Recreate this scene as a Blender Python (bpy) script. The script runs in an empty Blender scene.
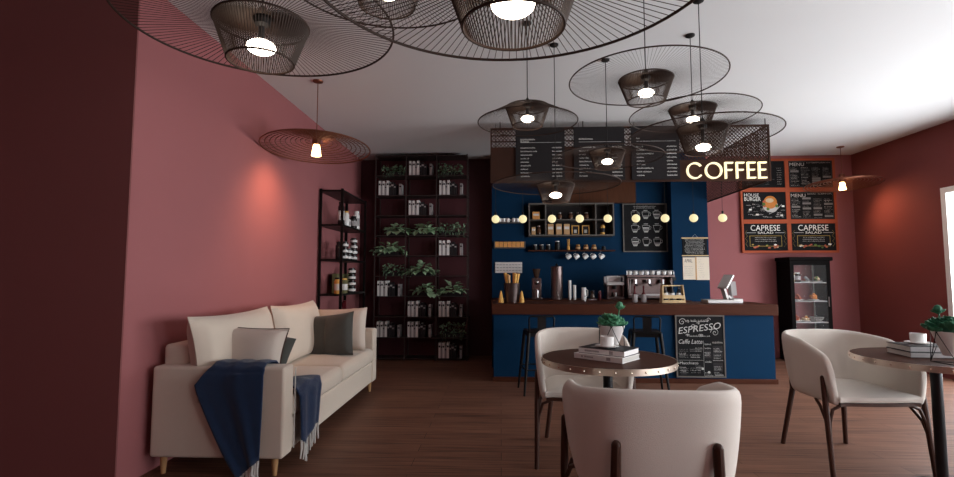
import bpy, math, random
from mathutils import Vector, Matrix, Euler
PI = math.pi
C = bpy.context.scene.collection
sc = bpy.context.scene
R = random.Random(7)

# ------------------------------------------------------------------ materials
def mat(name, col, rough=.6, metal=0, var=0.0, scale=8, bump=0.0, bscale=60, spec=.22, stretch=None,
        emit=None, es=0, sheen=0, col2=None, trans=0, coat=0, alpha=1):
    m = bpy.data.materials.new(name); m.use_nodes = True
    nt = m.node_tree; N = nt.nodes; L = nt.links
    b = N['Principled BSDF']
    b.inputs['Base Color'].default_value = (*col, 1)
    b.inputs['Roughness'].default_value = rough
    b.inputs['Metallic'].default_value = metal
    b.inputs['Specular IOR Level'].default_value = spec
    b.inputs['Sheen Weight'].default_value = sheen
    b.inputs['Transmission Weight'].default_value = trans
    b.inputs['Coat Weight'].default_value = coat
    b.inputs['Alpha'].default_value = alpha
    if emit:
        b.inputs['Emission Color'].default_value = (*emit, 1)
        b.inputs['Emission Strength'].default_value = es
    if var or bump:
        tc = N.new('ShaderNodeTexCoord'); mp = N.new('ShaderNodeMapping')
        L.new(tc.outputs['Object'], mp.inputs['Vector'])
        if stretch: mp.inputs['Scale'].default_value = stretch
    if var:
        n = N.new('ShaderNodeTexNoise'); n.inputs['Scale'].default_value = scale; n.inputs['Detail'].default_value = 5
        L.new(mp.outputs[0], n.inputs['Vector'])
        mx = N.new('ShaderNodeMix'); mx.data_type = 'RGBA'
        c2 = col2 or tuple(min(1, c * (1 + var)) for c in col)
        c1 = tuple(c * (1 - var) for c in col) if not col2 else col
        mx.inputs[6].default_value = (*c1, 1); mx.inputs[7].default_value = (*c2, 1)
        L.new(n.outputs['Fac'], mx.inputs[0]); L.new(mx.outputs[2], b.inputs['Base Color'])
    if bump:
        n2 = N.new('ShaderNodeTexNoise'); n2.inputs['Scale'].default_value = bscale; n2.inputs['Detail'].default_value = 4
        L.new(mp.outputs[0], n2.inputs['Vector'])
        bp = N.new('ShaderNodeBump'); bp.inputs['Strength'].default_value = bump; bp.inputs['Distance'].default_value = .01
        L.new(n2.outputs['Fac'], bp.inputs['Height']); L.new(bp.outputs[0], b.inputs['Normal'])
    return m

def floor_mat():
    m = bpy.data.materials.new('walnut_planks'); m.use_nodes = True
    nt = m.node_tree; N = nt.nodes; L = nt.links; b = N['Principled BSDF']
    tc = N.new('ShaderNodeTexCoord')
    br = N.new('ShaderNodeTexBrick'); L.new(tc.outputs['Object'], br.inputs['Vector'])
    br.inputs['Scale'].default_value = 1; br.inputs['Brick Width'].default_value = 1.6; br.inputs['Row Height'].default_value = .14
    br.inputs['Mortar Size'].default_value = .0018; br.inputs['Mortar Smooth'].default_value = .2
    br.offset = .37; br.inputs['Color1'].default_value = (0, 0, 0, 1); br.inputs['Color2'].default_value = (1, 1, 1, 1)
    br.inputs['Mortar'].default_value = (.5, .5, .5, 1)
    mp = N.new('ShaderNodeMapping'); mp.inputs['Scale'].default_value = (1.1, 30, 1); L.new(tc.outputs['Object'], mp.inputs['Vector'])
    n = N.new('ShaderNodeTexNoise'); n.inputs['Scale'].default_value = 1.4; n.inputs['Detail'].default_value = 8; n.inputs['Roughness'].default_value = .62
    L.new(mp.outputs[0], n.inputs['Vector'])
    add = N.new('ShaderNodeMath'); add.operation = 'MULTIPLY_ADD'; L.new(br.outputs['Color'], add.inputs[0]); add.inputs[1].default_value = .10
    L.new(n.outputs['Fac'], add.inputs[2])
    cr = N.new('ShaderNodeValToRGB'); L.new(add.outputs[0], cr.inputs[0])
    cr.color_ramp.elements[0].position = .30; cr.color_ramp.elements[0].color = (.042, .019, .013, 1)
    cr.color_ramp.elements[1].position = .85; cr.color_ramp.elements[1].color = (.27, .130, .084, 1)
    e = cr.color_ramp.elements.new(.53); e.color = (.158, .073, .047, 1)
    mx = N.new('ShaderNodeMix'); mx.data_type = 'RGBA'; L.new(br.outputs['Fac'], mx.inputs[0]); L.new(cr.outputs[0], mx.inputs[6])
    mx.inputs[7].default_value = (.03, .014, .010, 1)
    L.new(mx.outputs[2], b.inputs['Base Color']); b.inputs['Roughness'].default_value = .55; b.inputs['Specular IOR Level'].default_value = .18
    bp = N.new('ShaderNodeBump'); bp.inputs['Strength'].default_value = .12; bp.inputs['Distance'].default_value = .004
    L.new(n.outputs['Fac'], bp.inputs['Height']); L.new(bp.outputs[0], b.inputs['Normal'])
    return m

PINK = (.32, .118, .122)
M = dict(
 pink=mat('rose_wall_paint', PINK, .7, spec=.08, var=.04, scale=2, bump=.03, bscale=150),
 rosewood=mat('dark_rose_wall', (.23, .068, .062), .7, spec=.08, var=.04, scale=2, bump=.03, bscale=150),  # right wall: a darker rose tone than the one above
 maroon=mat('burgundy_wall', (.20, .066, .064), .6, var=.05, scale=2, bump=.03, bscale=150),  # near-left walls: darker tone than the rose walls
 deep=mat('dark_burgundy_wall', (.065, .018, .022), .6, var=.05, scale=2, bump=.03, bscale=150),  # back-left wall and bookcase back: darkest of the wall tones
 ceil=mat('ceiling_plaster', (.75, .76, .77), .8, var=.015, scale=2, bump=.02, bscale=200),
 navy=mat('navy_wall_paint', (.0035, .026, .066), .7, spec=.06, var=.08, scale=3),
 navyp=mat('navy_counter_panel', (.0035, .029, .075), .7, spec=.06, var=.08, scale=3),
 floor=floor_mat(),
 white=mat('white_frame_paint', (.85, .84, .82), .4, var=.02),
 wood=mat('counter_wood', (.062, .019, .010), .55, spec=.08, var=.35, scale=5, stretch=(1, 8, 8), bump=.05),
 woodp=mat('bulkhead_wood', (.080, .030, .015), .6, spec=.08, var=.3, scale=4, stretch=(8, 1, 1.2), bump=.05),
 table=mat('table_walnut', (.062, .024, .016), .5, spec=.08, var=.35, scale=6, stretch=(1.5, 12, 1), bump=.03),
 leg=mat('dark_walnut_leg', (.050, .020, .013), .42, var=.3, scale=8, stretch=(6, 6, 1)),
 brass=mat('aged_brass', (.60, .50, .42), .36, 1, var=.25, scale=14),
 stud=mat('bright_stud', (.75, .66, .55), .25, 1, var=.05),
 black=mat('black_metal', (.012, .011, .011), .42, .6, var=.2, scale=10),
 pole=mat('gunmetal_pole', (.03, .032, .035), .32, .8, var=.2, scale=10),
 shelf=mat('shelf_black_metal', (.05, .036, .034), .5, .3, var=.2, scale=10),
 cabinet=mat('cabinet_black_lacquer', (.006, .005, .005), .7, spec=.05, var=.2),
 fabric=mat('cream_upholstery', (.68, .62, .56), .9, var=.04, scale=5, bump=.25, bscale=420, sheen=.25, spec=.2),
 sofa=mat('beige_sofa_fabric', (.62, .53, .44), .92, var=.04, scale=5, bump=.3, bscale=350, sheen=.25, spec=.2),
 pale=mat('pale_cushion_fabric', (.62, .54, .47), .92, var=.04, scale=5, bump=.3, bscale=350, sheen=.2, spec=.2),
 grey=mat('charcoal_cushion_velvet', (.060, .062, .055), .9, var=.2, scale=10, bump=.2, bscale=200, sheen=.4, spec=.2),
 olive=mat('grey_cushion_fabric', (.062, .062, .056), .9, var=.2, scale=10, bump=.2, bscale=200, sheen=.3, spec=.2),
 blue=mat('navy_throw_wool', (.010, .026, .070), .95, var=.2, scale=18, bump=.5, bscale=300, sheen=.3, spec=.1),
 fringe=mat('pale_fringe_yarn', (.50, .48, .45), .9, var=.15, scale=60),
 oak=mat('light_oak_leg', (.42, .24, .11), .5, var=.2, scale=8, stretch=(6, 6, 1)),
 wire=mat('bronze_pendant_wire', (.048, .030, .023), .6, 0, spec=.15, var=.2),
 cord=mat('black_pendant_cord', (.012, .011, .011), .6, var=.1),
 bulb=mat('warm_white_lamp_glass', (1, .93, .85), .4, var=.01, emit=(1, .84, .68), es=10),
 bulb2=mat('amber_lamp_glass', (1, .8, .5), .4, var=.01, emit=(1, .62, .28), es=14),
 globe=mat('pale_yellow_globe', (.3, .27, .18), .4, var=.01, emit=(1, .86, .47), es=.70),
 copper=mat('copper_wire', (.20, .075, .045), .4, .6, var=.2),
 lattice=mat('bronze_lattice', (.046, .021, .014), .6, 0, spec=.1, var=.2),
 slate=mat('menu_slate', (.022, .020, .021), .8, spec=.06, var=.1, scale=20),
 chalkb=mat('chalkboard', (.014, .014, .015), .85, spec=.08, var=.25, scale=12),
 chalk=mat('chalk_white', (.85, .85, .80), .9, var=.1, scale=80),
 chalkd=mat('chalk_grey', (.50, .50, .48), .9, var=.1, scale=80),
 chalkg=mat('chalk_dim', (.20, .20, .20), .9, var=.1, scale=80),
 letter=mat('glowing_letter', (.5, .45, .3), .4, var=.01, emit=(1, .86, .54), es=.92),
 lside=mat('letter_side', (.5, .42, .28), .5, var=.1),
 red=mat('orange_red_frame', (.40, .09, .04), .6, spec=.1, var=.12, scale=5, stretch=(1, 1, 6)),
 ltframe=mat('weathered_frame', (.12, .11, .10), .7, var=.2, scale=20),
 paper=mat('paper', (.76, .68, .56), .8, var=.03),
 kraft=mat('kraft_paper', (.55, .34, .17), .8, var=.15, scale=20),
 orangebox=mat('orange_wood_box', (.70, .33, .10), .6, var=.25, scale=20),
 porc=mat('white_porcelain', (.80, .79, .77), .22, var=.01, coat=.4),
 pot=mat('white_plaster_pot', (.72, .69, .67), .6, var=.03, bump=.05),
 soil=mat('soil', (.03, .02, .015), .9, var=.4, scale=60),
 succ=mat('succulent_green', (.075, .26, .14), .5, var=.35, scale=20),
 succd=mat('dark_succulent_green', (.035, .15, .085), .5, var=.35, scale=20),
 leaf=mat('shelf_leaf_green', (.36, .52, .33), .6, var=.35, scale=30),
 leafd=mat('dark_leaf_green', (.17, .27, .17), .6, var=.5, scale=30),
 bookw=mat('white_book_cover', (.78, .76, .74), .6, var=.08, scale=20),
 bookg=mat('grey_book_cover', (.34, .32, .32), .6, var=.1, scale=20),
 bookk=mat('black_book_cover', (.018, .016, .018), .45, var=.2, scale=20),
 pages=mat('book_pages', (.60, .58, .54), .9, var=.15, scale=40, stretch=(1, 1, 30)),
 steel=mat('brushed_steel', (.42, .41, .41), .3, 1, var=.12, scale=12, stretch=(1, 1, 6)),
 dsteel=mat('dark_steel', (.14, .105, .10), .32, .9, var=.15, scale=12, stretch=(1, 1, 6)),
 plastic=mat('black_plastic', (.012, .012, .013), .4, var=.1),
 alu=mat('silver_plastic', (.55, .53, .52), .35, .3, var=.05),
 screen=mat('bright_screen', (.72, .72, .72), .15, var=.05),
 jarglass=mat('dark_jar_glass', (.06, .035, .025), .15, var=.1, coat=.5),
 beans=mat('coffee_beans', (.10, .045, .02), .6, var=.5, scale=90),
 amber=mat('amber_wood', (.75, .42, .11), .5, var=.2, scale=20),
 pinewood=mat('pine_crate_wood', (.68, .50, .27), .6, var=.2, scale=10),
 label=mat('white_bottle_label', (.70, .68, .66), .6, var=.05),
 bottle=mat('black_bottle', (.012, .010, .011), .25, var=.1, coat=.5),
 redglass=mat('dark_red_bottle', (.10, .010, .014), .3, var=.2),
 bronzeg=mat('olive_cardboard', (.14, .13, .06), .7, var=.15),
 foodo=mat('pastry_orange', (.65, .25, .07), .6, var=.4, scale=40),
 foodr=mat('cured_red', (.48, .11, .06), .6, var=.4, scale=40),
 foody=mat('pastry_cream', (.60, .47, .30), .6, var=.3, scale=40),
 foodg=mat('salad_green', (.10, .18, .04), .6, var=.4, scale=40),
 burger=mat('bun_orange', (.55, .20, .035), .5, var=.3, scale=14),
 gold=mat('gold_chalk', (.42, .30, .07), .8, var=.2, scale=40),
 clear=mat('clear_glass', (1, 1, 1), .02, var=0, alpha=.02, spec=.08),
)

# ------------------------------------------------------------------ mesh builder
class MB:
    def __init__(s): s.v = []; s.f = []; s.mi = []; s.sm = []
    def add(s, vs, fs, mi=0, smooth=True, T=None):
        o = len(s.v)
        s.v += [tuple(T @ Vector(v)) if T else tuple(v) for v in vs]
        for f in fs: s.f.append(tuple(o + i for i in f)); s.mi.append(mi); s.sm.append(smooth)
    def box(s, x0, x1, y0, y1, z0, z1, mi=0, T=None):
        vs = [(x, y, z) for z in (z0, z1) for y in (y0, y1) for x in (x0, x1)]
        s.add(vs, [(0, 2, 3, 1), (4, 5, 7, 6), (0, 1, 5, 4), (2, 6, 7, 3), (0, 4, 6, 2), (1, 3, 7, 5)], mi, False, T)
    def tube(s, pts, r, n=6, mi=0, closed=False, T=None, cap=True):
        pts = [Vector(p) for p in pts]; m = len(pts)
        rr = r if isinstance(r, (list, tuple)) else [r] * m
        vs = []; up = None
        for i, p in enumerate(pts):
            a = pts[(i - 1) % m] if (i or closed) else p
            b = pts[(i + 1) % m] if (i < m - 1 or closed) else p
            t = (b - a)
            t = t.normalized() if t.length > 1e-9 else Vector((0, 0, 1))
            if up is None:
                up = Vector((0, 0, 1)) if abs(t.z) < .9 else Vector((1, 0, 0))
            x = t.cross(up)
            if x.length < 1e-6: x = t.cross(Vector((0, 1, 0)))
            x.normalize(); y = x.cross(t).normalized(); up = y
            for k in range(n):
                an = 2 * PI * k / n
                vs.append(p + (x * math.cos(an) + y * math.sin(an)) * rr[i])
        fs = []
        for i in range(m if closed else m - 1):
            j = (i + 1) % m
            for k in range(n):
                k2 = (k + 1) % n; fs.append((i * n + k, i * n + k2, j * n + k2, j * n + k))
        if not closed and cap and n > 3:
            fs.append(tuple(range(n - 1, -1, -1))); fs.append(tuple((m - 1) * n + k for k in range(n)))
        s.add(vs, fs, mi, n > 4, T)
    def lathe(s, prof, n=24, c=(0, 0, 0), mi=0, T=None, sx=1, sy=1, cap=True):
        vs = []
        for r, z in prof:
            for k in range(n):
                a = 2 * PI * k / n
                vs.append((c[0] + r * sx * math.cos(a), c[1] + r * sy * math.sin(a), c[2] + z))
        fs = []
        for i in range(len(prof) - 1):
            for k in range(n):
                k2 = (k + 1) % n; fs.append((i * n + k, i * n + k2, (i + 1) * n + k2, (i + 1) * n + k))
        if cap and prof[0][0] > 1e-3: fs.append(tuple(range(n - 1, -1, -1)))
        if cap and prof[-1][0] > 1e-3: fs.append(tuple((len(prof) - 1) * n + k for k in range(n)))
        s.add(vs, fs, mi, True, T)
    def ball(s, c, r, n=12, mi=0, T=None, sz=1):
        k = max(5, n // 2 + 1)
        s.lathe([(max(1e-6, r * math.sin(PI * i / k)), -r * sz * math.cos(PI * i / k)) for i in range(k + 1)], n, c, mi, T)
    def cyl(s, c, r, h, n=16, mi=0, T=None, r2=None):
        s.lathe([(r, 0), (r2 if r2 is not None else r, h)], n, c, mi, T)
    def ring(s, c, r, tr, n=48, m=5, mi=0, T=None):
        s.tube([(c[0] + r * math.cos(2 * PI * k / n), c[1] + r * math.sin(2 * PI * k / n), c[2]) for k in range(n)], tr, m, mi, True, T)
    def grid(s, fn, nu, nv, mi=0, T=None, wrap=False):
        vs = [fn(i / nu, j / nv) for j in range(nv + 1) for i in range(nu + (0 if wrap else 1))]
        w = nu if wrap else nu + 1; fs = []
        for j in range(nv):
            for i in range(nu):
                i2 = (i + 1) % w
                fs.append((j * w + i, j * w + i2, (j + 1) * w + i2, (j + 1) * w + i))
        s.add(vs, fs, mi, True, T)
    def build(s, name, mats, parent=None, loc=None, rz=0, bevel=0, sub=0, solid=0, ang=35):
        me = bpy.data.meshes.new(name); me.from_pydata(s.v, [], s.f)
        mats = mats if isinstance(mats, (list, tuple)) else [mats]
        for m in mats: me.materials.append(M[m] if isinstance(m, str) else m)
        me.polygons.foreach_set('material_index', s.mi); me.polygons.foreach_set('use_smooth', s.sm)
        me.update()
        if not sub: me.set_sharp_from_angle(angle=math.radians(ang))
        o = bpy.data.objects.new(name, me); C.objects.link(o)
        if parent: o.parent = parent
        if loc: o.location = loc
        if rz: o.rotation_euler = (0, 0, rz)
        if solid:
            d = o.modifiers.new('t', 'SOLIDIFY'); d.thickness = solid; d.offset = 0
        if bevel:
            d = o.modifiers.new('b', 'BEVEL'); d.width = bevel; d.segments = 2; d.limit_method = 'ANGLE'; d.angle_limit = math.radians(50)
        if sub:
            d = o.modifiers.new('s', 'SUBSURF'); d.levels = sub; d.render_levels = sub
        return o

def tag(o, label, cat, group=None, kind=None):
    o['label'] = label; o['category'] = cat
    if group: o['group'] = group
    if kind: o['kind'] = kind
    return o
def thing(name, label, cat, loc=(0, 0, 0), rz=0, group=None):
    o = bpy.data.objects.new(name, None); C.objects.link(o); o.empty_display_size = .1
    o.location = loc; o.rotation_euler = (0, 0, rz)
    return tag(o, label, cat, group)
def struct(o, label=None):
    o['kind'] = 'structure'
    if label: o['label'] = label
    return o
def kids(o): return [c for c in bpy.data.objects if c.parent == o]
def dup(root, loc=None, rz=None, label=None, group=None):
    r = root.copy(); C.objects.link(r)
    if loc is not None: r.location = loc
    if rz is not None: r.rotation_euler = (0, 0, rz)
    if label: r['label'] = label
    if group: r['group'] = group
    for ch in kids(root):
        c = ch.copy(); C.objects.link(c); c.parent = r
        for g in kids(ch):
            d = g.copy(); C.objects.link(d); d.parent = c
    return r
def bx(name, mats, x0, x1, y0, y1, z0, z1, parent=None, bevel=0):
    m = MB(); m.box(x0, x1, y0, y1, z0, z1); return m.build(name, mats, parent, bevel=bevel)

_txt = {}
def text_polys(s, size=1.0):
    """glyph outlines of a word as mesh data in the xy plane, lower left at 0,0"""
    if s in _txt: return _txt[s]
    cu = bpy.data.curves.new('t', 'FONT'); cu.body = s; cu.resolution_u = 3
    ob = bpy.data.objects.new('t', cu); C.objects.link(ob)
    bpy.context.view_layer.update()
    me = bpy.data.meshes.new_from_object(ob.evaluated_get(bpy.context.evaluated_depsgraph_get()))
    vs = [tuple(v.co) for v in me.vertices]; fs = [tuple(p.vertices) for p in me.polygons]
    bpy.data.objects.remove(ob); bpy.data.curves.remove(cu); bpy.data.meshes.remove(me)
    _txt[s] = (vs, fs); return _txt[s]
def word(mb, s, x0, x1, z0, z1, y, mi=0, slant=0, rise=0):
    """lettering standing in the xz plane facing -y, fitted in the given rectangle"""
    vs, fs = text_polys(s)
    ax = [v[0] for v in vs]; az = [v[1] for v in vs]
    a0, a1, b0, b1 = min(ax), max(ax), min(az), max(az)
    out = []
    for v in vs:
        u = (v[0] - a0) / (a1 - a0); w = (v[1] - b0) / (b1 - b0)
        out.append((x0 + u * (x1 - x0) + slant * w, y, z0 + w * (z1 - z0) + rise * u))
    mb.add(out, fs, mi, False)
def scribble(mb, x0, x1, z0, h, y, mi, r, dens=.8):
    """a line of illegible small handwriting"""
    x = x0
    while x < x1 - h * .3:
        w = h * r.uniform(.28, .6)
        if r.random() < dens:
            zz = z0 + h * r.uniform(0, .15); hh = h * r.uniform(.55, 1)
            mb.box(x, min(x + w * .72, x1), y - .0006, y, zz, zz + hh * .35, mi)
            mb.box(x, x + w * .28, y - .0006, y, zz, zz + hh, mi)
        x += w
def frame_rect(mb, x0, x1, z0, z1, t, y0, y1, mi=0):
    mb.box(x0, x1, y0, y1, z0, z0 + t, mi); mb.box(x0, x1, y0, y1, z1 - t, z1, mi)
    mb.box(x0, x0 + t, y0, y1, z0 + t, z1 - t, mi); mb.box(x1 - t, x1, y0, y1, z0 + t, z1 - t, mi)

# ------------------------------------------------------------------ room shell
HC = 3.11; WL = -2.25; WR = 5.43; WB = 7.9; PY = 2.915; REAR = -2.5
struct(bx('floor', 'floor', -4.6, WR, REAR, WB, -.1, 0))
struct(bx('ceiling', 'ceil', -4.6, WR + .2, REAR - .2, WB + .2, HC, HC + .1))
struct(bx('wall_left', 'pink', WL - .15, WL, PY, WB + .15, 0, HC))
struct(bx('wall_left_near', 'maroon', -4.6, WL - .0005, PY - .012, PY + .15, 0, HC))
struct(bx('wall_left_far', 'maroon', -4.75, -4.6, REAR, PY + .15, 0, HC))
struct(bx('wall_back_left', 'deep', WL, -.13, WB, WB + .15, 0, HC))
struct(bx('wall_back', 'pink', -.13, WR, WB, WB + .15, 0, HC))
# right wall with two big window openings, plus an unseen third added for light
m = MB()
WINS = [(3.75, 6.37), (.75, 3.3), (-2.1, .3)]  # last pair: out-of-view window, added to brighten the ceiling
ZS, ZT = .12, 2.32
ys = [REAR, -2.1, .3, .75, 3.3, 3.75, 6.37, WB + .15]
for i in range(7):
    if i in (1, 3, 5):
        m.box(WR, WR + .2, ys[i], ys[i + 1], 0, ZS); m.box(WR, WR + .2, ys[i], ys[i + 1], ZT, HC)
    else: m.box(WR, WR + .2, ys[i], ys[i + 1], 0, HC)
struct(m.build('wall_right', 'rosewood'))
for k, (a, b) in enumerate(WINS):
    w = MB()
    t = .07
    X0, X1 = WR - .012, WR + .16
    w.box(X0, X1, a, a + t, ZS, ZT); w.box(X0, X1, b - t, b, ZS, ZT)
    w.box(X0, X1, a + t, b - t, ZS, ZS + t); w.box(X0, X1, a + t, b - t, ZT - t, ZT)
    w.box(WR + .05, WR + .11, (a + b) / 2 - .03, (a + b) / 2 + .03, ZS + t, ZT - t)
    fr = struct(w.build('window_%d' % (k + 1), 'white'))
    g = MB(); g.box(WR + .075, WR + .081, a + t, b - t, ZS + t, ZT - t)
    g.build('pane', 'clear', fr)
# wall behind the viewer with a window
m = MB()
m.box(-4.6, WR, REAR - .15, REAR, 0, HC)
struct(m.build('wall_front', 'pink'))

# navy alcove behind the bar
struct(bx('wall_alcove', 'navy', -.13, 3.10, 7.80, 7.899, 0, HC - .001))
struct(bx('trim_1', 'navy', -.13, .36, 7.60, 7.80, 0, HC - .001))
struct(bx('trim_2', 'navy', 2.57, 3.10, 7.60, 7.80, 0, HC - .001))
m = MB(); m.box(.80, 2.075, 7.70, 7.799, 2.36, HC - .002)
struct(m.build('trim_3', 'woodp'), 'brown wooden bulkhead above the wall shelves')

# ------------------------------------------------------------------ bar counter
t = thing('bar_counter', 'long bar counter with navy front panel and thick wooden worktop', 'counter', (1.55, 5.98, 0))
def loc(o, p): o.location = (-p[0], -p[1], -p[2]); return o
P0 = (1.55, 5.98, 0)
loc(bx('body', 'navyp', -.085, 3.165, 6.02, 6.60, .055, .785, t), P0)
loc(bx('plinth', 'wood', -.10, 3.18, 5.995, 6.60, 0, .055, t, .004), P0)
m = MB(); m.box(-.106, 3.205, 5.98, 6.66, .785, .91); loc(m.build('worktop', 'wood', t, bevel=.005), P0)
t = thing('back_counter', 'dark wooden work counter against navy wall carrying coffee machines', 'counter', (1.2, 7.2, 0))
P0 = (1.2, 7.2, 0)
loc(bx('body', 'navyp', -.12, 2.55, 6.90, 7.59, 0, .86, t), P0)
loc(bx('worktop', 'wood', -.13, 2.56, 6.86, 7.59, .86, .91, t, .004), P0)

# ------------------------------------------------------------------ hanging menu screen
t = thing('menu_screen', 'hanging perforated bronze screen above the bar counter with side panel', 'screen', (1.55, 5.98, 2.365)); P0 = (1.55, 5.98, 2.365)
sx0, sx1, sz0, sz1 = -.118, 3.19, 2.362, 3.036
def lattice(mb, u0, u1, v0, v1, pitch, w, mk):
    """diagonal strips clipped to the rectangle; mk(u,v) gives the 3d point, strips as thin prisms"""
    for sgn in (1, -1):
        n = int((u1 - u0 + v1 - v0) / pitch) + 1
        for k in range(-1, n + 1):
            c = (u0 + k * pitch) if sgn < 0 else (u0 - (v1 - v0) + k * pitch)
            # line: u = c + sgn*... param by v
            pts = []
            if sgn > 0: f = lambda v: c + (v - v0)
            else: f = lambda v: c - (v - v0)
            va, vb = v0, v1
            # clip
            if sgn > 0:
                va = max(v0, v0 + (u0 - c)); vb = min(v1, v0 + (u1 - c))
            else:
                va = max(v0, v0 + (c - u1)); vb = min(v1, v0 + (c - u0))
            if vb - va < .004: continue
            a = (f(va), va); b = (f(vb), vb)
            h = w * .7071
            q = [(a[0] - h, a[1]), (a[0] + h, a[1]), (b[0] + h, b[1]), (b[0] - h, b[1])]
            q = [(min(max(p[0], u0), u1), p[1]) for p in q]
            vs = [mk(p[0], p[1], 0) for p in q] + [mk(p[0], p[1], 1) for p in q]
            mb.add(vs, [(0, 1, 2, 3), (7, 6, 5, 4), (0, 4, 5, 1), (1, 5, 6, 2), (2, 6, 7, 3), (3, 7, 4, 0)], 0, False)
m = MB()
mk = lambda u, v, k: (u, 5.985 + .006 * k, v)
for (ua, ub, va, vb) in ((-.10, .20, 2.80, 3.02), (.74, .92, 2.80, 3.02), (1.45, 1.60, 2.80, 3.02), (2.10, 3.175, 2.62, 3.02)):
    m = MB(); lattice(m, ua, ub, va, vb, .044, .0085, mk)
    if va > 2.7: m.box(ua, ub, 5.984, 5.993, 2.935, 2.95); m.box(ua, ub, 5.984, 5.993, 2.862, 2.877)
    loc(m.build('lattice_panel', 'lattice', t), P0)
m = MB()
m.box(-.10, 2.12, 5.985, 5.992, 2.375, 2.80); m.box(2.12, 3.175, 5.985, 5.992, 2.375, 2.62)
m.box(.20, .74, 5.987, 5.992, 2.8, 3.02); m.box(.92, 1.45, 5.987, 5.992, 2.8, 3.02); m.box(1.60, 2.10, 5.987, 5.992, 2.8, 3.02)
loc(m.build('backing', 'lattice', t), P0)
m = MB(); frame_rect(m, sx0, sx1, sz0, sz1, .018, 5.975, 6.005); loc(m.build('frame', 'lattice', t), P0)
m = MB()
mk2 = lambda u, v, k: (3.17 + .006 * k, u, v)
lattice(m, 6.0, 7.88, 2.38, 3.02, .044, .009, mk2)
m.box(3.165, 3.18, 6.0, 7.88, 2.362, 2.378); m.box(3.165, 3.18, 6.0, 7.88, 3.018, 3.036); m.box(3.165, 3.18, 7.87, 7.89, 2.362, 3.036)
loc(m.build('side_panel', 'lattice', t), P0)
m = MB()
for x in (0, 1.0, 2.1, 3.15): m.cyl((x, 5.99, 3.03), .006, HC - 3.03, 8)
loc(m.build('hanger', 'black', t), P0)
# menu boards
def price_menu(x0, x1, seed, title, pos):
    r = random.Random(seed)
    b = thing('menu_board', pos, 'menu board', (x0, 5.97, 2.365), group='slate menu boards on the hanging screen'); Q = (x0, 5.97, 2.365)
    p = MB(); p.box(x0, x1, 5.960, 5.974, 2.385, 3.028)
    loc(p.build('board', 'slate', b), Q)
    w = MB(); W = x1 - x0; y = 5.9595
    for k, ln in enumerate(title): scribble(w, x0 + .06, x0 + .06 + ln * W, 2.875 - .026 * k, .02, y, 0, r, 1)
    w.box(x0 + .06, x1 - .04, y - .0006, y, 2.845, 2.849, 1)
    n = 9
    for k in range(n):
        z = 2.775 - .0435 * k
        scribble(w, x0 + .06, x0 + .06 + W * r.uniform(.14, .36), z, .017, y, 0, r, .95)
        scribble(w, x1 - .15, x1 - .03 - (.05 if k == 4 else 0), z, .017, y, 0, r, 1)
    loc(w.build('lettering', ['chalk', 'chalkd'], b), Q)
price_menu(.186, .775, 3, (.30, .18), 'leftmost slate menu board with price columns on hanging bronze screen')
price_menu(.885, 1.487, 4, (.28,), 'middle slate menu board with short price list behind a pendant lamp')
price_menu(1.565, 2.13, 5, (.08,), 'slate menu board directly left of the COFFEE letters')

# COFFEE letters
t = thing('coffee_sign', 'glowing cream COFFEE letters on lower right of the hanging screen', 'sign', (2.2, 5.965, 2.40)); P0 = (2.2, 5.965, 2.40)
def letter(ch, x0, x1, z0=2.395, z1=2.575, y=5.955):
    m = MB(); r = .0085; cx = (x0 + x1) / 2; cz = (z0 + z1) / 2; a = (x1 - x0) / 2; b = (z1 - z0) / 2
    def bar(p, q): m.box(min(p[0], q[0]) - r, max(p[0], q[0]) + r, y - .008, y + .028, min(p[1], q[1]) - r, max(p[1], q[1]) + r)
    if ch in 'CO':
        rng = (.20, 1.80) if ch == 'C' else (0, 2)
        n = 32; A = [PI * (rng[0] + (rng[1] - rng[0]) * i / n) for i in range(n + 1)]
        aa = a * 1.12 if ch == 'C' else a
        for i in range(n):
            q = []
            for s in (A[i], A[i + 1]):
                for rr in (-r, r): q.append((cx + (a * 0) + (aa + rr) * math.cos(s), cz + (b + rr) * math.sin(s)))
            vs = [(p[0], y - .008, p[1]) for p in q] + [(p[0], y + .028, p[1]) for p in q]
            m.add(vs, [(0, 1, 3, 2), (4, 6, 7, 5), (1, 5, 7, 3), (0, 2, 6, 4)], 0, False)
    else:
        bar((x0, z0), (x0, z1)); bar((x0, z1), (x1, z1)); bar((x0, cz + .005), (x1 - .01, cz + .005))
        if ch == 'E': bar((x0, z0), (x1, z0))
    return loc(m.build('letter', 'letter', t), P0)
for ch, a, b in (('C', 2.225, 2.380), ('O', 2.430, 2.61), ('F', 2.660, 2.735), ('F', 2.790, 2.865), ('E', 2.918, 2.993), ('E', 3.046, 3.121)):
    letter(ch, a, b)


# globe lights
names = ['over the left bar end', 'second from left above bar', 'leftmost before the wall shelf', 'middle one before the wall shelf',
         'before right corner of wall shelf', 'before chalk cups poster, left', 'before chalk cups poster, right edge', 'before right navy pillar', 'rightmost, before the rose wall']
for i, x in enumerate((-.058, .268, .615, .945, 1.275, 1.605, 1.945, 2.277, 2.612)):
    g = thing('globe_pendant', 'small pale yellow globe light on thin cord, ' + names[i], 'light', (x + .0038 * i, 6.05, 1.93), group='globe lights above the bar')
    m = MB(); m.ball((0, 0, 0), .049, 20); m.build('globe', 'globe', g)
    m = MB(); m.cyl((0, 0, .048), .012, .035, 10); m.build('socket', 'black', g)
    m = MB(); m.cyl((0, 0, .08), .0025, HC - 1.93 - .08, 6); m.build('cord', 'cord', g)

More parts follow.
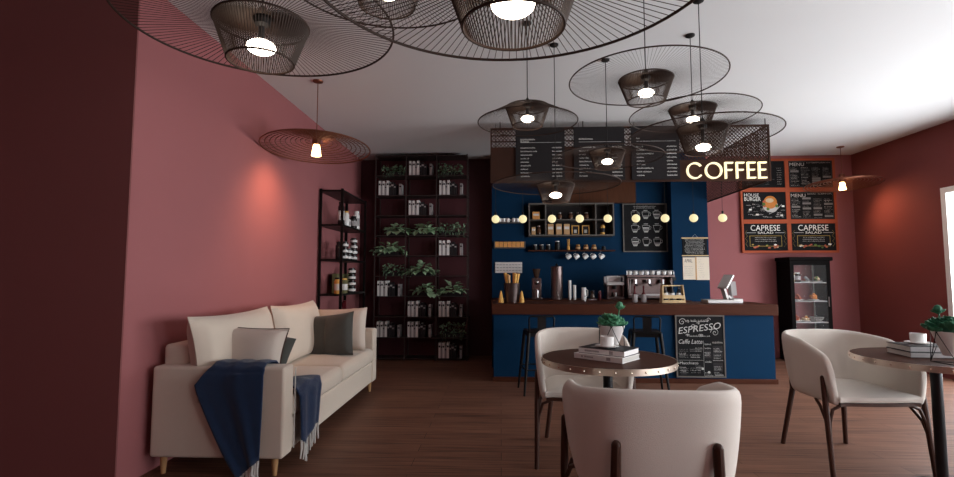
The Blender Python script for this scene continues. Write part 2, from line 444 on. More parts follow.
# ------------------------------------------------------------------ wire pendants
def pendant(x, y, z, RB_, rs, label, dz=0, bw=.0009, bz=-.085, br=.048, hs=.138, tilt=(0, 0), nbr=128):
    t = thing('wire_pendant_lamp', label, 'pendant lamp', (x, y, z), group='dark wire pendant lamps with wide brims')
    rb = rs * .70; wr = .0013
    def lines(name, n, f, w=wr, ringz=()):
        m = MB()
        for k in range(n):
            a = 2 * PI * k / n; ca, sa = math.cos(a), math.sin(a)
            m.tube([(q[0] * ca, q[0] * sa, q[1]) for q in f(k)], w, 3)
        for (r_, z_, tr) in ringz: m.ring((0, 0, z_), r_, tr, 72 if r_ > .2 else 40, 6)
        return m.build(name, 'wire', t)
    b = lines('brim', nbr, lambda k: [(rs, 0), (RB_, dz)], bw, [(RB_, dz, .0042)])
    b.rotation_euler = (tilt[0], tilt[1], 0)
    lines('shade', 96, lambda k: [(rs, 0), (rb, -hs)], .0019, [(rs, 0, .004), (rb, -hs, .0035)])
    lines('shade_roof', 120, lambda k: [(rs, 0), (rs * .45, .010), (.02, .034)], .0022)
    m = MB(); m.lathe([(.006, .07), (.016, .055), (.022, .035), (.030, .02), (.026, .0), (.012, -.01), (.012, bz + .01)], 20); m.build('lamp_holder', 'cord', t)
    m = MB(); m.ball((0, 0, bz), br, 24, sz=.50); m.build('bulb', 'bulb', t)
    m = MB(); m.cyl((0, 0, .07), .0032, HC - z - .09, 6); m.build('cord', 'cord', t)
    m = MB(); m.lathe([(.036, 0), (.035, -.010), (.026, -.016), (.006, -.018)], 20, (0, 0, HC - z)); m.build('ceiling_rose', 'cord', t)
    return t
pendant(.030, 1.09, 1.945, .485, .164, 'largest dark wire pendant hanging at the top centre', bw=.0013, br=.05)
pendant(-.86, 1.71, 2.155, .47, .162, 'large wire pendant at upper left in front of rose wall corner', bw=.0013, br=.05)
pendant(-.46, 1.95, 2.49, .46, .162, 'wire pendant cut off at the top edge between the two largest ones', bw=.0013)
pendant(.91, 3.09, 2.468, .47, .165, 'wire pendant with full round brim right of the largest one')
pendant(.199, 3.58, 2.47, .36, .158, 'wire pendant with narrow brim above the left end of menu screen', dz=-.11)
pendant(.437, 3.94, 1.965, .50, .150, 'lowest wire pendant hanging in front of the wooden bulkhead')
pendant(.912, 4.25, 2.30, .46, .150, 'wire pendant hanging in front of the middle slate menu board', dz=-.05)
pendant(1.475, 3.83, 2.525, .465, .172, 'wire pendant above and left of the COFFEE sign corner', dz=-.05)
pendant(1.345, 3.33, 2.225, .47, .160, 'wire pendant hanging directly above the glowing COFFEE letters', dz=-.045, bz=-.13, hs=.165)

def woven(x, y, z, Rr, label, spot):
    t = thing('woven_disc_lamp', label, 'pendant lamp', (x, y, z), group='flat woven disc lamps with amber bulbs')
    m = MB()
    prof = lambda q: .075 * (1 - q) ** 1.6 + .018 * math.sin(q * PI)
    nr = 10
    for i in range(1, nr + 1):
        q = .12 + .88 * i / nr
        m.ring((0, 0, prof(q)), Rr * q, .0075 if i == nr else .0045, 64, 5)
    for k in range(36):
        a = 2 * PI * k / 36
        m.tube([(Rr * q * math.cos(a), Rr * q * math.sin(a), prof(q)) for q in (.12, .35, .6, .8, 1)], .0014, 3)
    wb_ = m.build('woven_brim', 'copper', t); wb_.rotation_euler = (-.07, 0, 0)
    m = MB(); m.lathe([(.0065, .16), (.035, .15), (.04, .08), (.04, .03), (.0001, .03)], 16); m.build('socket', 'copper', t)
    m = MB(); m.lathe([(.026, .03), (.034, 0), (.042, -.06), (.044, -.075), (.0001, -.078)], 16); m.build('glass_shade', 'bulb2', t)
    m = MB(); m.cyl((0, 0, .15), .0045, HC - z - .16, 6); m.build('cord', 'copper', t)
    m = MB(); m.lathe([(.05, 0), (.046, -.012), (.02, -.02), (.0045, -.022)], 20, (0, 0, HC - z)); m.build('ceiling_rose', 'copper', t)
    l = bpy.data.lights.new('lamp_glow', 'SPOT'); l.energy = spot[1]; l.color = (1, .52, .28); l.spot_size = math.radians(125); l.spot_blend = 1; l.shadow_soft_size = .04
    o = bpy.data.objects.new('lamp_glow', l); C.objects.link(o); o.parent = t; o.location = (0, 0, -.10)
    d = Vector(spot[0]) - Vector((x, y, z - .1)); o.rotation_euler = d.to_track_quat('-Z', 'Y').to_euler()
woven(-1.745, 4.60, 2.455, .498, 'flat copper woven disc lamp with amber bulb near left rose wall', ((WL, 4.72, 1.60), 26))
woven(4.93, 7.38, 2.555, .47, 'flat copper woven disc lamp with amber bulb in the right corner', ((WR, 7.0, 1.80), 19))

# ------------------------------------------------------------------ tall bookcase
bX0, bX1, bY0, bY1 = -1.885, -.497, 7.40, 7.72
RH = .303; BZ = .03
cols = [bX0 + (bX1 - bX0) * k / 3 for k in range(4)]
t = thing('tall_bookcase', 'tall black open bookcase with three columns against dark back wall', 'bookcase', (-1.19, 7.56, 0)); P0 = (-1.19, 7.56, 0)
m = MB()
for x in cols:
    m.box(x - .008, x + .008, bY0, bY0 + .022, 0, BZ + RH * 10 + .01); m.box(x - .008, x + .008, bY1 - .022, bY1, 0, BZ + RH * 10 + .01)
    for k in range(11): m.box(x - .008, x + .008, bY0 + .02, bY1 - .02, BZ + RH * k - .016, BZ + RH * k - .002)
loc(m.build('upright_frame', 'shelf', t), P0)
for k in range(11):
    z = BZ + RH * k
    for c in range(3):
        m = MB(); m.box(cols[c] + .0085, cols[c + 1] - .0085, bY0 + .004, bY1 - .004, z - .011, z)
        loc(m.build('shelf', 'shelf', t), P0)
m = MB(); m.box(bX0, bX1, bY1 - .006, bY1 + .002, 0.02, BZ + RH * 10 - .015); loc(m.build('back_panel', 'deep', t), P0)
rown = ['top', 'second', 'third', 'fourth', 'fifth', 'sixth', 'seventh', 'eighth', 'ninth', 'bottom']
coln = ['left', 'middle', 'right']
ordn = ['first', 'second', 'third', 'fourth', 'fifth', 'sixth', 'seventh', 'eighth']
def zrow(r_): return BZ + RH * (9 - r_)
# books: widths, heights, colour
BK = [(.030, .225, 'bookw'), (.022, .215, 'bookg'), (.030, .222, 'bookw'), (.026, .165, 'bookg'), (.034, .228, 'bookw'),
      (.030, .185, 'bookk'), (.038, .205, 'bookk'), (.034, .17, 'bookk'), (.034, .178, 'bookg')]
ordn.append('last')
def book_mesh(w, h, d, c):
    m = MB()
    m.box(0, w, 0, .004, 0, h, 0); m.box(0, .003, .004, d, 0, h, 0); m.box(w - .003, w, .004, d, 0, h, 0)
    m.box(.003, w - .003, .004, d - .006, .004, h - .005, 1)
    m.box(.003, w - .003, -.0006, .0, h * .70, h * .82, 2)
    return m
protos = []
cn = {'bookw': 'white', 'bookg': 'grey', 'bookk': 'black'}
groups = [(0, 1), (1, 0), (1, 2), (2, 1), (4, 2), (6, 0), (7, 1), (7, 2), (8, 0), (8, 1), (9, 2)]
first = True
for gi, (r_, c_) in enumerate(groups):
    x = cols[c_] + .04; z = zrow(r_)
    for bi, (w, h, c) in enumerate(BK):
        if bi == 8: x += .045
        if first:
            o = book_mesh(w, h, .17, c).build('book', [c, 'pages', 'bookk' if c != 'bookk' else 'bookg'])
            protos.append(o)
        else:
            o = protos[bi].copy(); C.objects.link(o)
        o.location = (x, bY0 + .035, z + .0005)
        tag(o, '%s book, %s from left, %s column, %s row of tall black bookcase' % (cn[c], ordn[bi], coln[c_], rown[r_]), 'book', group='books in the tall black bookcase')
        x += w + .003
    first = False

def leafy(mb, c, sx, sy, sz, n, r, size, mi=0, droop=0.4):
    for k in range(n):
        a = r.uniform(0, 2 * PI); q = math.sqrt(r.random())
        px_, py_ = c[0] + sx * q * math.cos(a), c[1] + sy * q * math.sin(a)
        pz = c[2] + sz * (1 - q * q) * r.uniform(.2, 1) - droop * sz * q * r.random()
        L = size * r.uniform(.7, 1.25); W = L * .75
        yaw = a + r.uniform(-.7, .7); pit = r.uniform(-.9, .3) if q > .5 else r.uniform(-.3, .8)
        T = Matrix.Translation((px_, py_, pz)) @ Euler((0, -pit, yaw)).to_matrix().to_4x4()
        vs = [(0, 0, 0), (L * .35, W * .5, .1 * L), (L * .7, W * .42, .08 * L), (L, 0, -.05 * L), (L * .7, -W * .42, .08 * L), (L * .35, -W * .5, .1 * L), (L * .5, 0, -.02 * L)]
        mb.add(vs, [(0, 6, 1), (1, 6, 2), (2, 6, 3), (0, 5, 6), (5, 4, 6), (4, 3, 6)], mi, True, T)
def shelf_plant(x, z, w, h, label, kind, seed):
    r = random.Random(seed)
    y = bY0 + .10
    t = thing('shelf_plant', label, 'plant', (x, y, z), group='leafy plants on the tall black bookcase')
    m = MB()
    if kind == 'bright':
        m.box(-w * .27, w * .27, -.04, .08, .0005, .05); m.build('planter', 'bookk', t)
        f = MB(); leafy(f, (0, -.03, .085), w * .36, .09, h * .75, int(130 * w), r, .10, droop=.5)
        f.build('foliage', 'leaf', t)
    else:
        m.box(-w * .42, w * .42, -.03, .10, .0005, .06); m.build('planter', 'bookk', t)
        f = MB(); n = int(420 * w)
        for k in range(n):
            px_ = r.uniform(-w / 2, w / 2); L = r.uniform(.03, .05)
            pz = r.uniform(.03, h) ; T = Matrix.Translation((px_, r.uniform(-.07, .04), pz)) @ Euler((r.uniform(-1, 1), r.uniform(-1, 1), r.uniform(0, 6.3))).to_matrix().to_4x4()
            f.add([(0, 0, 0), (L * .5, L * .4, .006), (L, 0, 0), (L * .5, -L * .4, .006)], [(0, 3, 2, 1)], 0, True, T)
        for k in range(int(30 * w)):
            px_ = r.uniform(-w / 2, w / 2); pts = [(px_, -.03, .05), (px_ + r.uniform(-.01, .01), -.085, .03), (px_ + r.uniform(-.01, .01), -.095, -r.uniform(.0, .05))]
            f.tube(pts, .0025, 4)
        f.build('foliage', 'leafd', t)
cc = [(cols[i] + cols[i + 1]) / 2 for i in range(3)]
shelf_plant(cc[0] + .03, zrow(0), .34, .16, 'dark fern in top left bay of tall black bookcase', 'dark', 1)
shelf_plant(cc[2] - .02, zrow(0), .36, .17, 'dark fern in top right bay of tall black bookcase', 'dark', 2)
shelf_plant(cc[0] + .09, zrow(3), .44, .13, 'spreading green plant, left column, fourth row of bookcase', 'bright', 3)
shelf_plant(cc[1] + .06, zrow(3), .46, .13, 'spreading green plant, middle column, fourth row of bookcase', 'bright', 4)
shelf_plant(cc[2], zrow(3), .40, .18, 'dark fern, right column, fourth row of bookcase', 'dark', 5)
shelf_plant(cc[0] - .03, zrow(4) + .0, .60, .14, 'widest pale green plant spilling out left, fifth row of bookcase', 'bright', 6)
shelf_plant(cc[0] + .05, zrow(5), .34, .17, 'dark fern, left column, sixth row of bookcase', 'dark', 7)
shelf_plant(cc[1] - .01, zrow(5) + .0, .58, .15, 'pale green plant, middle column, sixth row of bookcase', 'bright', 8)
shelf_plant(cc[1] + .06, zrow(6), .42, .15, 'green plant, middle column, seventh row of bookcase', 'bright', 9)
shelf_plant(cc[2] + .02, zrow(6), .50, .16, 'green plant, right column, seventh row of bookcase', 'bright', 10)
shelf_plant(cc[2] + .02, zrow(8), .36, .20, 'dark fern, right column, ninth row of bookcase', 'dark', 11)

# ------------------------------------------------------------------ small shelf on the left wall
t = thing('etagere', 'black metal open shelf unit standing against left rose wall behind sofa', 'shelf', (-2.09, 6.55, 0)); P0 = (-2.09, 6.55, 0)
eX0, eX1, eY0, eY1 = -2.235, -1.935, 6.03, 7.10
lv = [.17, .595, 1.02, 1.448, 1.878, 2.305]
for (x, y) in ((eX0, eY0), (eX1 - .03, eY0), (eX0, eY1 - .025), (eX1 - .03, eY1 - .025)):
    loc(bx('post', 'black', x, x + .03, y, y + .025, 0, 2.32, t), P0)
for z in lv: loc(bx('shelf', 'black', eX0 + .002, eX1 - .002, eY0 + .002, eY1 - .002, z - .022, z, t), P0)

def jar(x, y, z, r, h, mats, label, lid=True, group=None, name='jar', cat='jar', labelband=True):
    t = thing(name, label, cat, (x, y, z + .0006), group=group)
    m = MB(); m.lathe([(r * .9, 0), (r, .01), (r, h * .78), (r * .75, h * .86), (r * .7, h * .9)], 14); m.build('body', mats[0], t)
    if lid: m = MB(); m.lathe([(r * .8, h * .9), (r * .8, h)], 14); m.build('lid', mats[1], t)
    if labelband: m = MB(); m.lathe([(r * 1.012, h * .22), (r * 1.012, h * .62)], 14); m.build('label', mats[2], t)
    return t
G = 'toiletry style jars and bottles on the black wall shelf'
E1 = 'on top shelf of wall unit'; E2 = 'on second shelf of wall unit'; E3 = 'on third shelf of wall unit'
jar(-2.02, 6.22, lv[4], .04, .30, ('bottle', 'bottle', 'label'), 'tall black bottle with white label ' + E1, group=G, name='bottle', cat='bottle')
jar(-2.00, 6.37, lv[4], .038, .20, ('porc', 'amber', 'porc'), 'white bottle with amber cap ' + E1, group=G, name='bottle', cat='bottle')
jar(-2.03, 6.52, lv[4], .045, .13, ('label', 'bottle', 'bookg'), 'short white jar with black lid ' + E1, group=G)
jar(-2.00, 6.68, lv[4], .05, .17, ('bottle', 'bottle', 'bookg'), 'squat black jar ' + E1, group=G)
jar(-2.01, 6.86, lv[4], .045, .26, ('porc', 'porc', 'bookg'), 'tall white pump bottle, farthest ' + E1, group=G, name='bottle', cat='bottle')
for (yy, n, s) in ((6.32, 3, 'nearest stack'), (6.50, 2, 'middle stack'), (6.72, 4, 'tallest stack')):
    for k in range(n):
        jar(-2.00, yy, lv[3] + .077 * k, .05, .075, ('bottle', 'bottle', 'label'), 'black jar with white label, %s, %s, %s' % (s, ['lowest', 'second up', 'third up', 'highest'][k], E2), group='stacked labelled jars on the second shelf')
jar(-2.02, 6.17, lv[3], .045, .22, ('bottle', 'bottle', 'bottle'), 'plain black bottle nearest the front ' + E2, group=G, name='bottle', cat='bottle')
jar(-2.02, 6.16, lv[2], .05, .20, ('amber', 'bottle', 'label'), 'amber jar with white band ' + E3, group=G)
jar(-2.0, 6.33, lv[2], .045, .19, ('bronzeg', 'amber', 'label'), 'olive jar with white band ' + E3, group=G)
o = bx('cardboard_box', 'bronzeg', -2.17, -2.10, 6.36, 6.98, lv[2] + .0006, lv[2] + .25, bevel=.004); tag(o, 'flat olive cardboard box standing at the back ' + E3, 'box')
for k in range(4):
    jar(-2.0, 6.66, lv[2] + .082 * k + .0, .052, .08, ('bottle', 'bottle', 'label'), 'black labelled jar in stack of four, %s, %s' % (['lowest', 'second up', 'third up', 'highest'][k], E3), group='stacked labelled jars on the third shelf')
t = thing('utensil_pot', 'black pot holding dark red handles on the fourth wall unit shelf', 'pot', (-2.02, 6.45, lv[1] + .0006))
m = MB(); m.lathe([(.05, 0), (.065, .12), (.06, .12), (.05, .02), (.0001, .02)], 16); m.build('pot', 'plastic', t)
for k, (dx, dy) in enumerate(((0, -.15), (.0, .02), (.02, .05))):
    pass
m = MB(); m.tube([(0, 0, .03), (0, -.05, .2), (0, -.10, .31)], [.01, .012, .02], 8); m.build('handle', 'redglass', t)
m = MB(); m.tube([(0, .01, .03), (.01, .0, .2), (.0, -.02, .33)], [.01, .012, .02], 8); m.build('handle', 'redglass', t)
jar(-2.0, 6.85, lv[1], .055, .20, ('steel', 'steel', 'label'), 'silver and white canister on the fourth wall unit shelf', group=G, name='canister', cat='canister')

# ------------------------------------------------------------------ back bar shelves and goods
t = thing('wall_shelf', 'dark open wall shelf box with compartments on navy wall', 'shelf', (1.07, 7.65, 1.84)); P0 = (1.07, 7.65, 1.84)
m = MB(); x0, x1, z0, z1 = .425, 1.70, 1.838, 2.335
m.box(x0, x1, 7.52, 7.79, z0, z0 + .02); m.box(x0, x1, 7.52, 7.79, z1 - .02, z1); m.box(x0, x0 + .02, 7.52, 7.79, z0 + .02, z1 - .02); m.box(x1 - .02, x1, 7.52, 7.79, z0 + .02, z1 - .02)
m.box(.672, .690, 7.525, 7.79, z0 + .02, z1 - .02); m.box(1.420, 1.438, 7.525, 7.79, z0 + .02, z1 - .02)
m.box(x0 + .02, .672, 7.525, 7.79, 2.075, 2.09); m.box(.69, 1.42, 7.525, 7.79, 2.075, 2.09); m.box(1.438, x1 - .02, 7.525, 7.79, 2.075, 2.09)
loc(m.build('carcass', 'ltframe', t), P0)
loc(bx('back_panel', 'bookk', x0 + .02, x1 - .02, 7.785, 7.795, z0 + .02, z1 - .02, t), P0)
LS = 1.858; US = 2.09
def canister(x, w, z, h, c, label, cat='box', y=7.60, name='packet', grp='packets and jars on the open wall shelf'):
    t = thing(name, label, cat, (x, y, z + .0006), group=grp)
    m = MB(); m.box(-w / 2, w / 2, -.03, .04, 0, h); m.build('body', c, t, bevel=.003)
    m = MB(); m.box(-w / 2 * .8, w / 2 * .8, -.0312, -.0302, h * .5, h * .75); m.build('label', 'label' if c != 'label' else 'bookg', t)
canister(.54, .11, US, .12, 'orangebox', 'orange box in upper left compartment of the wall shelf')
canister(.50, .06, LS, .12, 'kraft', 'small kraft packet in lower left compartment of the wall shelf')
jar(.585, 7.60, LS, .03, .14, ('jarglass', 'steel', 'beans'), 'dark bean jar in lower left compartment of wall shelf', group='packets and jars on the open wall shelf')
for i, x in enumerate((.90, 1.065, 1.18, 1.30)):
    jar(x, 7.60, US, .032, .105, ('jarglass', 'steel', 'beans'), 'dark glass jar, %s from left on upper middle wall shelf' % ordn[i], group='packets and jars on the open wall shelf')
for i, x in enumerate((.758, .882, 1.0)):
    canister(x, .085, LS, .165, 'kraft', 'tall kraft coffee packet, %s from left on lower middle wall shelf' % ordn[i])
for i, x in enumerate((1.135, 1.29)):
    t = thing('picture_frame', 'small framed print with amber border, %s one on the lower wall shelf' % ('left', 'right')[i], 'frame', (x, 7.62, LS + .0006), group='small amber picture frames')
    m = MB(); frame_rect(m, -.055, .055, 0, .145, .012, -.01, .01); m.build('frame', 'amber', t)
    m = MB(); m.box(-.043, .043, 0, .004, .012, .133, 0); m.box(-.02, .02, -.001, 0, .03, .08, 1); m.build('print', ['bookk', 'chalkd'], t)
jar(1.54, 7.60, LS, .035, .16, ('amber', 'beans', 'bookk'), 'amber jar in lower right compartment of the wall shelf', group='packets and jars on the open wall shelf')
# plank shelf below
o = bx('plank_shelf', 'wood', .42, 1.72, 7.58, 7.80 - .001, 1.612, 1.630); tag(o, 'thin wooden plank shelf with hanging mugs below it', 'shelf')
PS = 1.630
for i, x in enumerate((.526, .626, .727)):
    jar(x, 7.66, PS, .038, .085, ('plastic', 'porc', 'plastic'), 'small black cup with white top, %s from left on plank shelf' % ordn[i], group='jars on the plank shelf', labelband=False, name='coffee_cup', cat='cup')
jar(.866, 7.66, PS, .04, .14, ('plastic', 'porc', 'plastic'), 'taller black canister with white top on plank shelf', group='jars on the plank shelf', labelband=False, name='canister', cat='canister')
t = thing('straw_holder', 'bundle of yellow straws standing on the plank shelf', 'straws', (1.032, 7.66, PS + .0006))
m = MB(); m.cyl((0, 0, 0), .022, .06, 12); m.build('holder', 'amber', t)
m = MB()
for k in range(7): a = k * .9; m.tube([(.008 * math.cos(a), .008 * math.sin(a), .005), (.02 * math.cos(a), .02 * math.sin(a), .17)], .003, 5)
m.build('straws', 'amber', t)
for i, x in enumerate((1.175, 1.296, 1.417)):
    jar(x, 7.66, PS, .036, .08, ('beans', 'amber', 'kraft'), 'small amber spice jar, %s from left on plank shelf' % ordn[i], group='jars on the plank shelf')
jar(1.563, 7.66, PS, .03, .06, ('plastic', 'plastic', 'plastic'), 'low black tin at right end of plank shelf', group='jars on the plank shelf', labelband=False, name='tin', cat='tin')
def mug_mesh(parent, r=.034, h=.075):
    m = MB(); m.lathe([(.0001, 0), (r * .8, 0), (r, .012), (r, h), (r * .9, h), (r * .88, .012), (.0001, .01)], 16)
    m.tube([(r * .9, 0, h * .8), (r + .02, 0, h * .75), (r + .024, 0, h * .45), (r * .9, 0, h * .25)], .005, 6)
    return m.build('cup_body', 'porc', parent)
mug = thing('hanging_mug', 'white mug hanging tilted under plank shelf, first from left', 'mug', (1.036, 7.66, 1.505), group='white mugs hanging under the plank shelf')
mb_ = mug_mesh(mug); mb_.rotation_euler = (0, -2.2, 0); mb_.location = (.03, 0, .05)
m = MB(); m.tube([(-.02, 0, .108), (-.02, 0, .085), (0, 0, .075), (.005, 0, .055)], .002, 5); hk = m.build('hook', 'steel', mug)
for i, x in enumerate((1.158, 1.291, 1.410, 1.533)):
    dup(mug, (x, 7.66, 1.505), 0, 'white mug hanging tilted under plank shelf, %s from left' % ordn[i + 1])

# left pilaster goods
o = bx('small_ledge', 'ltframe', -.10, .34, 7.50, 7.599, 2.035, 2.048); tag(o, 'small dark ledge on left navy pillar holding white cups', 'shelf')
for i, x in enumerate((-.01, .05, .11, .20, .26)):
    c = mug_mesh(None, .027, .06) if i == 0 else mugc.copy()
    if i: C.objects.link(c)
    mugc = c; c.name = 'espresso_cup'; c.location = (x, 7.55, 2.0485)
    tag(c, 'tiny white cup, %s from left on the small ledge of navy pillar' % ordn[i], 'cup', group='tiny white cups on the small ledge')
t = thing('spice_rack', 'orange wooden box rack on left navy pillar', 'rack', (.14, 7.55, 1.66)); P0 = (.14, 7.55, 1.66)
m = MB(); m.box(-.095, .372, 7.50, 7.599, 1.655, 1.668); m.box(-.095, .372, 7.589, 7.599, 1.668, 1.755); m.box(-.095, -.083, 7.50, 7.589, 1.668, 1.755); m.box(.36, .372, 7.50, 7.589, 1.668, 1.755); loc(m.build('rack_frame', 'ltframe', t), P0)
for i in range(7):
    x = -.08 + i * .063
    o = bx('spice_box', 'orangebox', x, x + .056, 7.505, 7.58, 1.6685, 1.752, bevel=.002)
    tag(o, 'small orange wooden box, %s from left in rack on navy pillar' % ordn[i], 'box', group='small orange boxes in the rack')
t = thing('peg_rack', 'white slatted peg rack on the left navy pillar above utensils', 'rack', (.12, 7.59, 1.28)); P0 = (.12, 7.59, 1.28)
m = MB()
for k in range(4): m.box(-.083, .324, 7.585, 7.599, 1.285 + k * .042, 1.285 + k * .042 + .036)
for k in range(9): m.box(-.075 + k * .047, -.062 + k * .047, 7.575, 7.585, 1.29, 1.445)
loc(m.build('slats', 'bookw', t), P0)
t = thing('utensil_crock', 'dark metal crock full of amber wooden utensils on bar counter', 'crock', (.142, 6.36, .9106))
m = MB(); m.lathe([(.0001, 0), (.085, 0), (.10, .23), (.103, .24), (.095, .24), (.08, .02), (.0001, .02)], 24); m.build('crock', 'dsteel', t)
for (a, l, c) in ((.2, .36, 'amber'), (1.2, .37, 'orangebox'), (2.3, .35, 'amber'), (3.3, .37, 'amber'), (4.2, .34, 'kraft'), (5.3, .36, 'amber')):
    m = MB(); m.tube([(.03 * math.cos(a), .03 * math.sin(a), .03), (.07 * math.cos(a), .05 * math.sin(a), l * .7), (.085 * math.cos(a), .06 * math.sin(a), l)], [.010, .014, .020], 8); m.build('utensil', c, t)
for x, s in ((.003, 'left'), (.262, 'right')):
    m = MB(); m.lathe([(.035, 0), (.028, .05), (.012, .13), (.0001, .15)], 14, (x, 6.30, .9106)); o = m.build('wooden_cone', 'amber')
    tag(o, 'small amber wooden cone on the counter, %s of the utensil crock' % s, 'ornament', group='amber wooden cones')
# grinder
t = thing('coffee_grinder', 'small dark coffee grinder on back counter left of steel urn', 'grinder', (.51, 7.15, .9106))
m = MB(); m.box(-.07, .07, -.08, .09, 0, .03); m.box(-.065, .065, .0, .085, .03, .30); m.build('body', 'dsteel', t, bevel=.006)
m = MB(); m.lathe([(.03, .30), (.06, .42), (.062, .43), (.055, .43), (.03, .33)], 16, (0, .04, 0)); m.build('hopper', 'jarglass', t)
m = MB(); m.ball((0, .0, .24), .035, 12); m.cyl((0, -.03, .03), .035, .10, 12); m.build('doser', 'steel', t)
# urn
t = thing('water_urn', 'tall cylindrical steel water urn on the back counter', 'urn', (.797, 7.17, .9106))
m = MB(); m.lathe([(.09, 0), (.09, .02), (.083, .03), (.083, .44), (.087, .445), (.087, .46), (.02, .475)], 24); m.build('tank', 'dsteel', t)
m = MB(); m.ball((0, 0, .49), .018, 10); m.build('lid_knob', 'black', t)
m = MB(); m.tube([(0, -.08, .07), (0, -.115, .07), (0, -.12, .05)], .009, 8); m.box(-.006, .006, -.11, -.10, .07, .11); m.build('tap', 'steel', t)
# stacks of takeaway cups
for (x, n, s) in ((.955, 14, 'taller'), (1.02, 10, 'shorter')):
    for k in range(n):
        z = .9106 + k * .0170
        m = MB(); m.lathe([(.0001, .002), (.016, 0), (.021, .045), (.0225, .046), (.0225, .049), (.020, .049), (.0155, .004), (.0001, .003)], 12)
        if k == 0: o = m.build('paper_cup', 'porc'); first_c = o
        else: o = first_c.copy(); C.objects.link(o)
        o.location = (x, 7.0, z)
        tag(o, 'white paper cup in %s nested stack on back counter, %s from bottom' % (s, (ordn + ['tenth', 'eleventh', 'twelfth', 'thirteenth', 'topmost'])[k] if k != 8 else 'ninth'), 'cup', group='nested white paper cups, %s stack' % s)
t = thing('milk_jug', 'white and grey milk jug on back counter right of cup stacks', 'jug', (1.147, 7.0, .9106))
m = MB(); m.lathe([(.0001, 0), (.034, 0), (.036, .05), (.03, .13), (.033, .17), (.028, .17), (.026, .12), (.0001, .02)], 16); m.build('jug_body', 'porc', t)
m = MB(); m.tube([(.03, 0, .15), (.055, 0, .13), (.052, 0, .06), (.033, 0, .04)], .005, 6); m.build('handle', 'porc', t)
t = thing('hand_brewer', 'low dark brewing stand on the back counter beside the milk jug', 'brewer', (1.26, 7.0, .9106))
m = MB(); m.box(-.05, .05, -.05, .05, 0, .014); m.tube([(.04, .03, .014), (.04, .03, .13), (0, 0, .13)], .004, 6); m.build('stand', 'steel', t)
m = MB(); m.lathe([(.0001, .015), (.03, .015), (.036, .05), (.02, .085), (.028, .12), (.024, .12), (.015, .085), (.0001, .03)], 16); m.build('carafe', 'jarglass', t)
jar(1.362, 7.0, .91, .022, .13, ('redglass', 'bottle', 'redglass'), 'slim dark red bottle on back counter beside small coffee machine', name='bottle', cat='bottle', labelband=False)
t = thing('small_faucet', 'small chrome faucet rising from the bar counter', 'faucet', (1.09, 6.60, .9106))
m = MB(); m.cyl((0, 0, 0), .016, .015, 12); m.tube([(0, 0, .015), (0, 0, .055), (0, -.02, .075), (0, -.045, .07)], .006, 8); m.build('spout', 'steel', t)
# small coffee machine
t = thing('small_coffee_machine', 'small boxy coffee machine with white top on back counter', 'coffee machine', (1.615, 7.25, .9106))
m = MB(); m.box(-.12, .12, -.10, .12, 0, .035); m.box(-.12, .12, .0, .12, .035, .20); m.box(-.12, -.10, -.10, 0, .035, .20); m.box(.10, .12, -.10, 0, .035, .20); m.build('body', 'dsteel', t, bevel=.006)
m = MB(); m.box(-.123, .123, -.105, .12, .20, .225); frame_rect(m, -.12, .12, .225, .33, .018, -.10, -.08); m.box(-.12, .12, .08, .12, .225, .32); m.build('top_housing', 'alu', t, bevel=.004)
m = MB(); m.cyl((0, -.05, .036), .03, .06, 14); m.build('cup', 'steel', t)
m = MB(); m.cyl((0, -.05, .14), .025, .06, 14); m.build('brew_head', 'plastic', t)
# espresso machine
t = thing('espresso_machine', 'large chrome espresso machine with white cups lined on top', 'espresso machine', (2.07, 7.2, .9106))
m = MB(); m.box(-.31, .31, -.16, .22, 0.02, .06); m.box(-.31, .31, .02, .22, .06, .31); m.box(-.31, -.285, -.12, .02, .06, .31); m.box(.285, .31, -.12, .02, .06, .31)
m.box(-.33, .33, -.17, .24, .31, .345); m.build('body', 'dsteel', t, bevel=.008)
m = MB(); m.box(-.29, .29, -.15, .02, .061, .075); m.build('drip_tray', 'steel', t)
for x in (-.25, .25):
    m = MB(); m.cyl((x, 0, 0), .02, .02, 10); m.build('foot', 'black', t)
m = MB(); m.tube([(-.32, -.15, .40), (.32, -.15, .40)], .006, 8)
for x in (-.32, -.1, .1, .32): m.tube([(x, -.15, .345), (x, -.15, .40)], .005, 6)
m.build('cup_rail', 'steel', t)
for x in (-.19, 0, .19):
    m = MB(); m.cyl((x, -.05, .22), .035, .06, 14); gh = m.build('group_head', 'steel', t)
    m = MB(); m.tube([(x, -.08, .215), (x - .01, -.16, .205), (x - .015, -.22, .20)], [.008, .012, .014], 8); m.build('portafilter', 'plastic', t)
for s in (-.27, .27):
    m = MB(); m.tube([(s, -.13, .28), (s * 1.05, -.17, .2), (s * 1.08, -.18, .09)], .006, 8); m.build('steam_wand', 'steel', t)
m = MB(); m.lathe([(.03, 0), (.03, .03)], 14, T=Matrix.Translation((.345, -.05, .29)) @ Matrix.Rotation(PI / 2, 4, 'X')); m.build('knob', 'plastic', t)
m = MB(); m.cyl((-.20, -.11, .26), .018, .01, 12, T=None); m.build('gauge', 'porc', t)
cup0 = None
for i in range(8):
    x = 1.80 + i * .0785
    if cup0 is None:
        m = MB(); m.lathe([(.0001, 0), (.026, 0), (.033, .02), (.034, .062), (.030, .062), (.028, .02), (.0001, .01)], 16); o = m.build('machine_cup', 'porc'); cup0 = o
    else: o = cup0.copy(); C.objects.link(o)
    o.location = (x, 7.10, .9106 + .3456)
    tag(o, 'white cup, %s from left on top of the espresso machine' % ordn[i] if i != 7 else 'white cup, rightmost on top of the espresso machine', 'cup', group='white cups on the espresso machine')
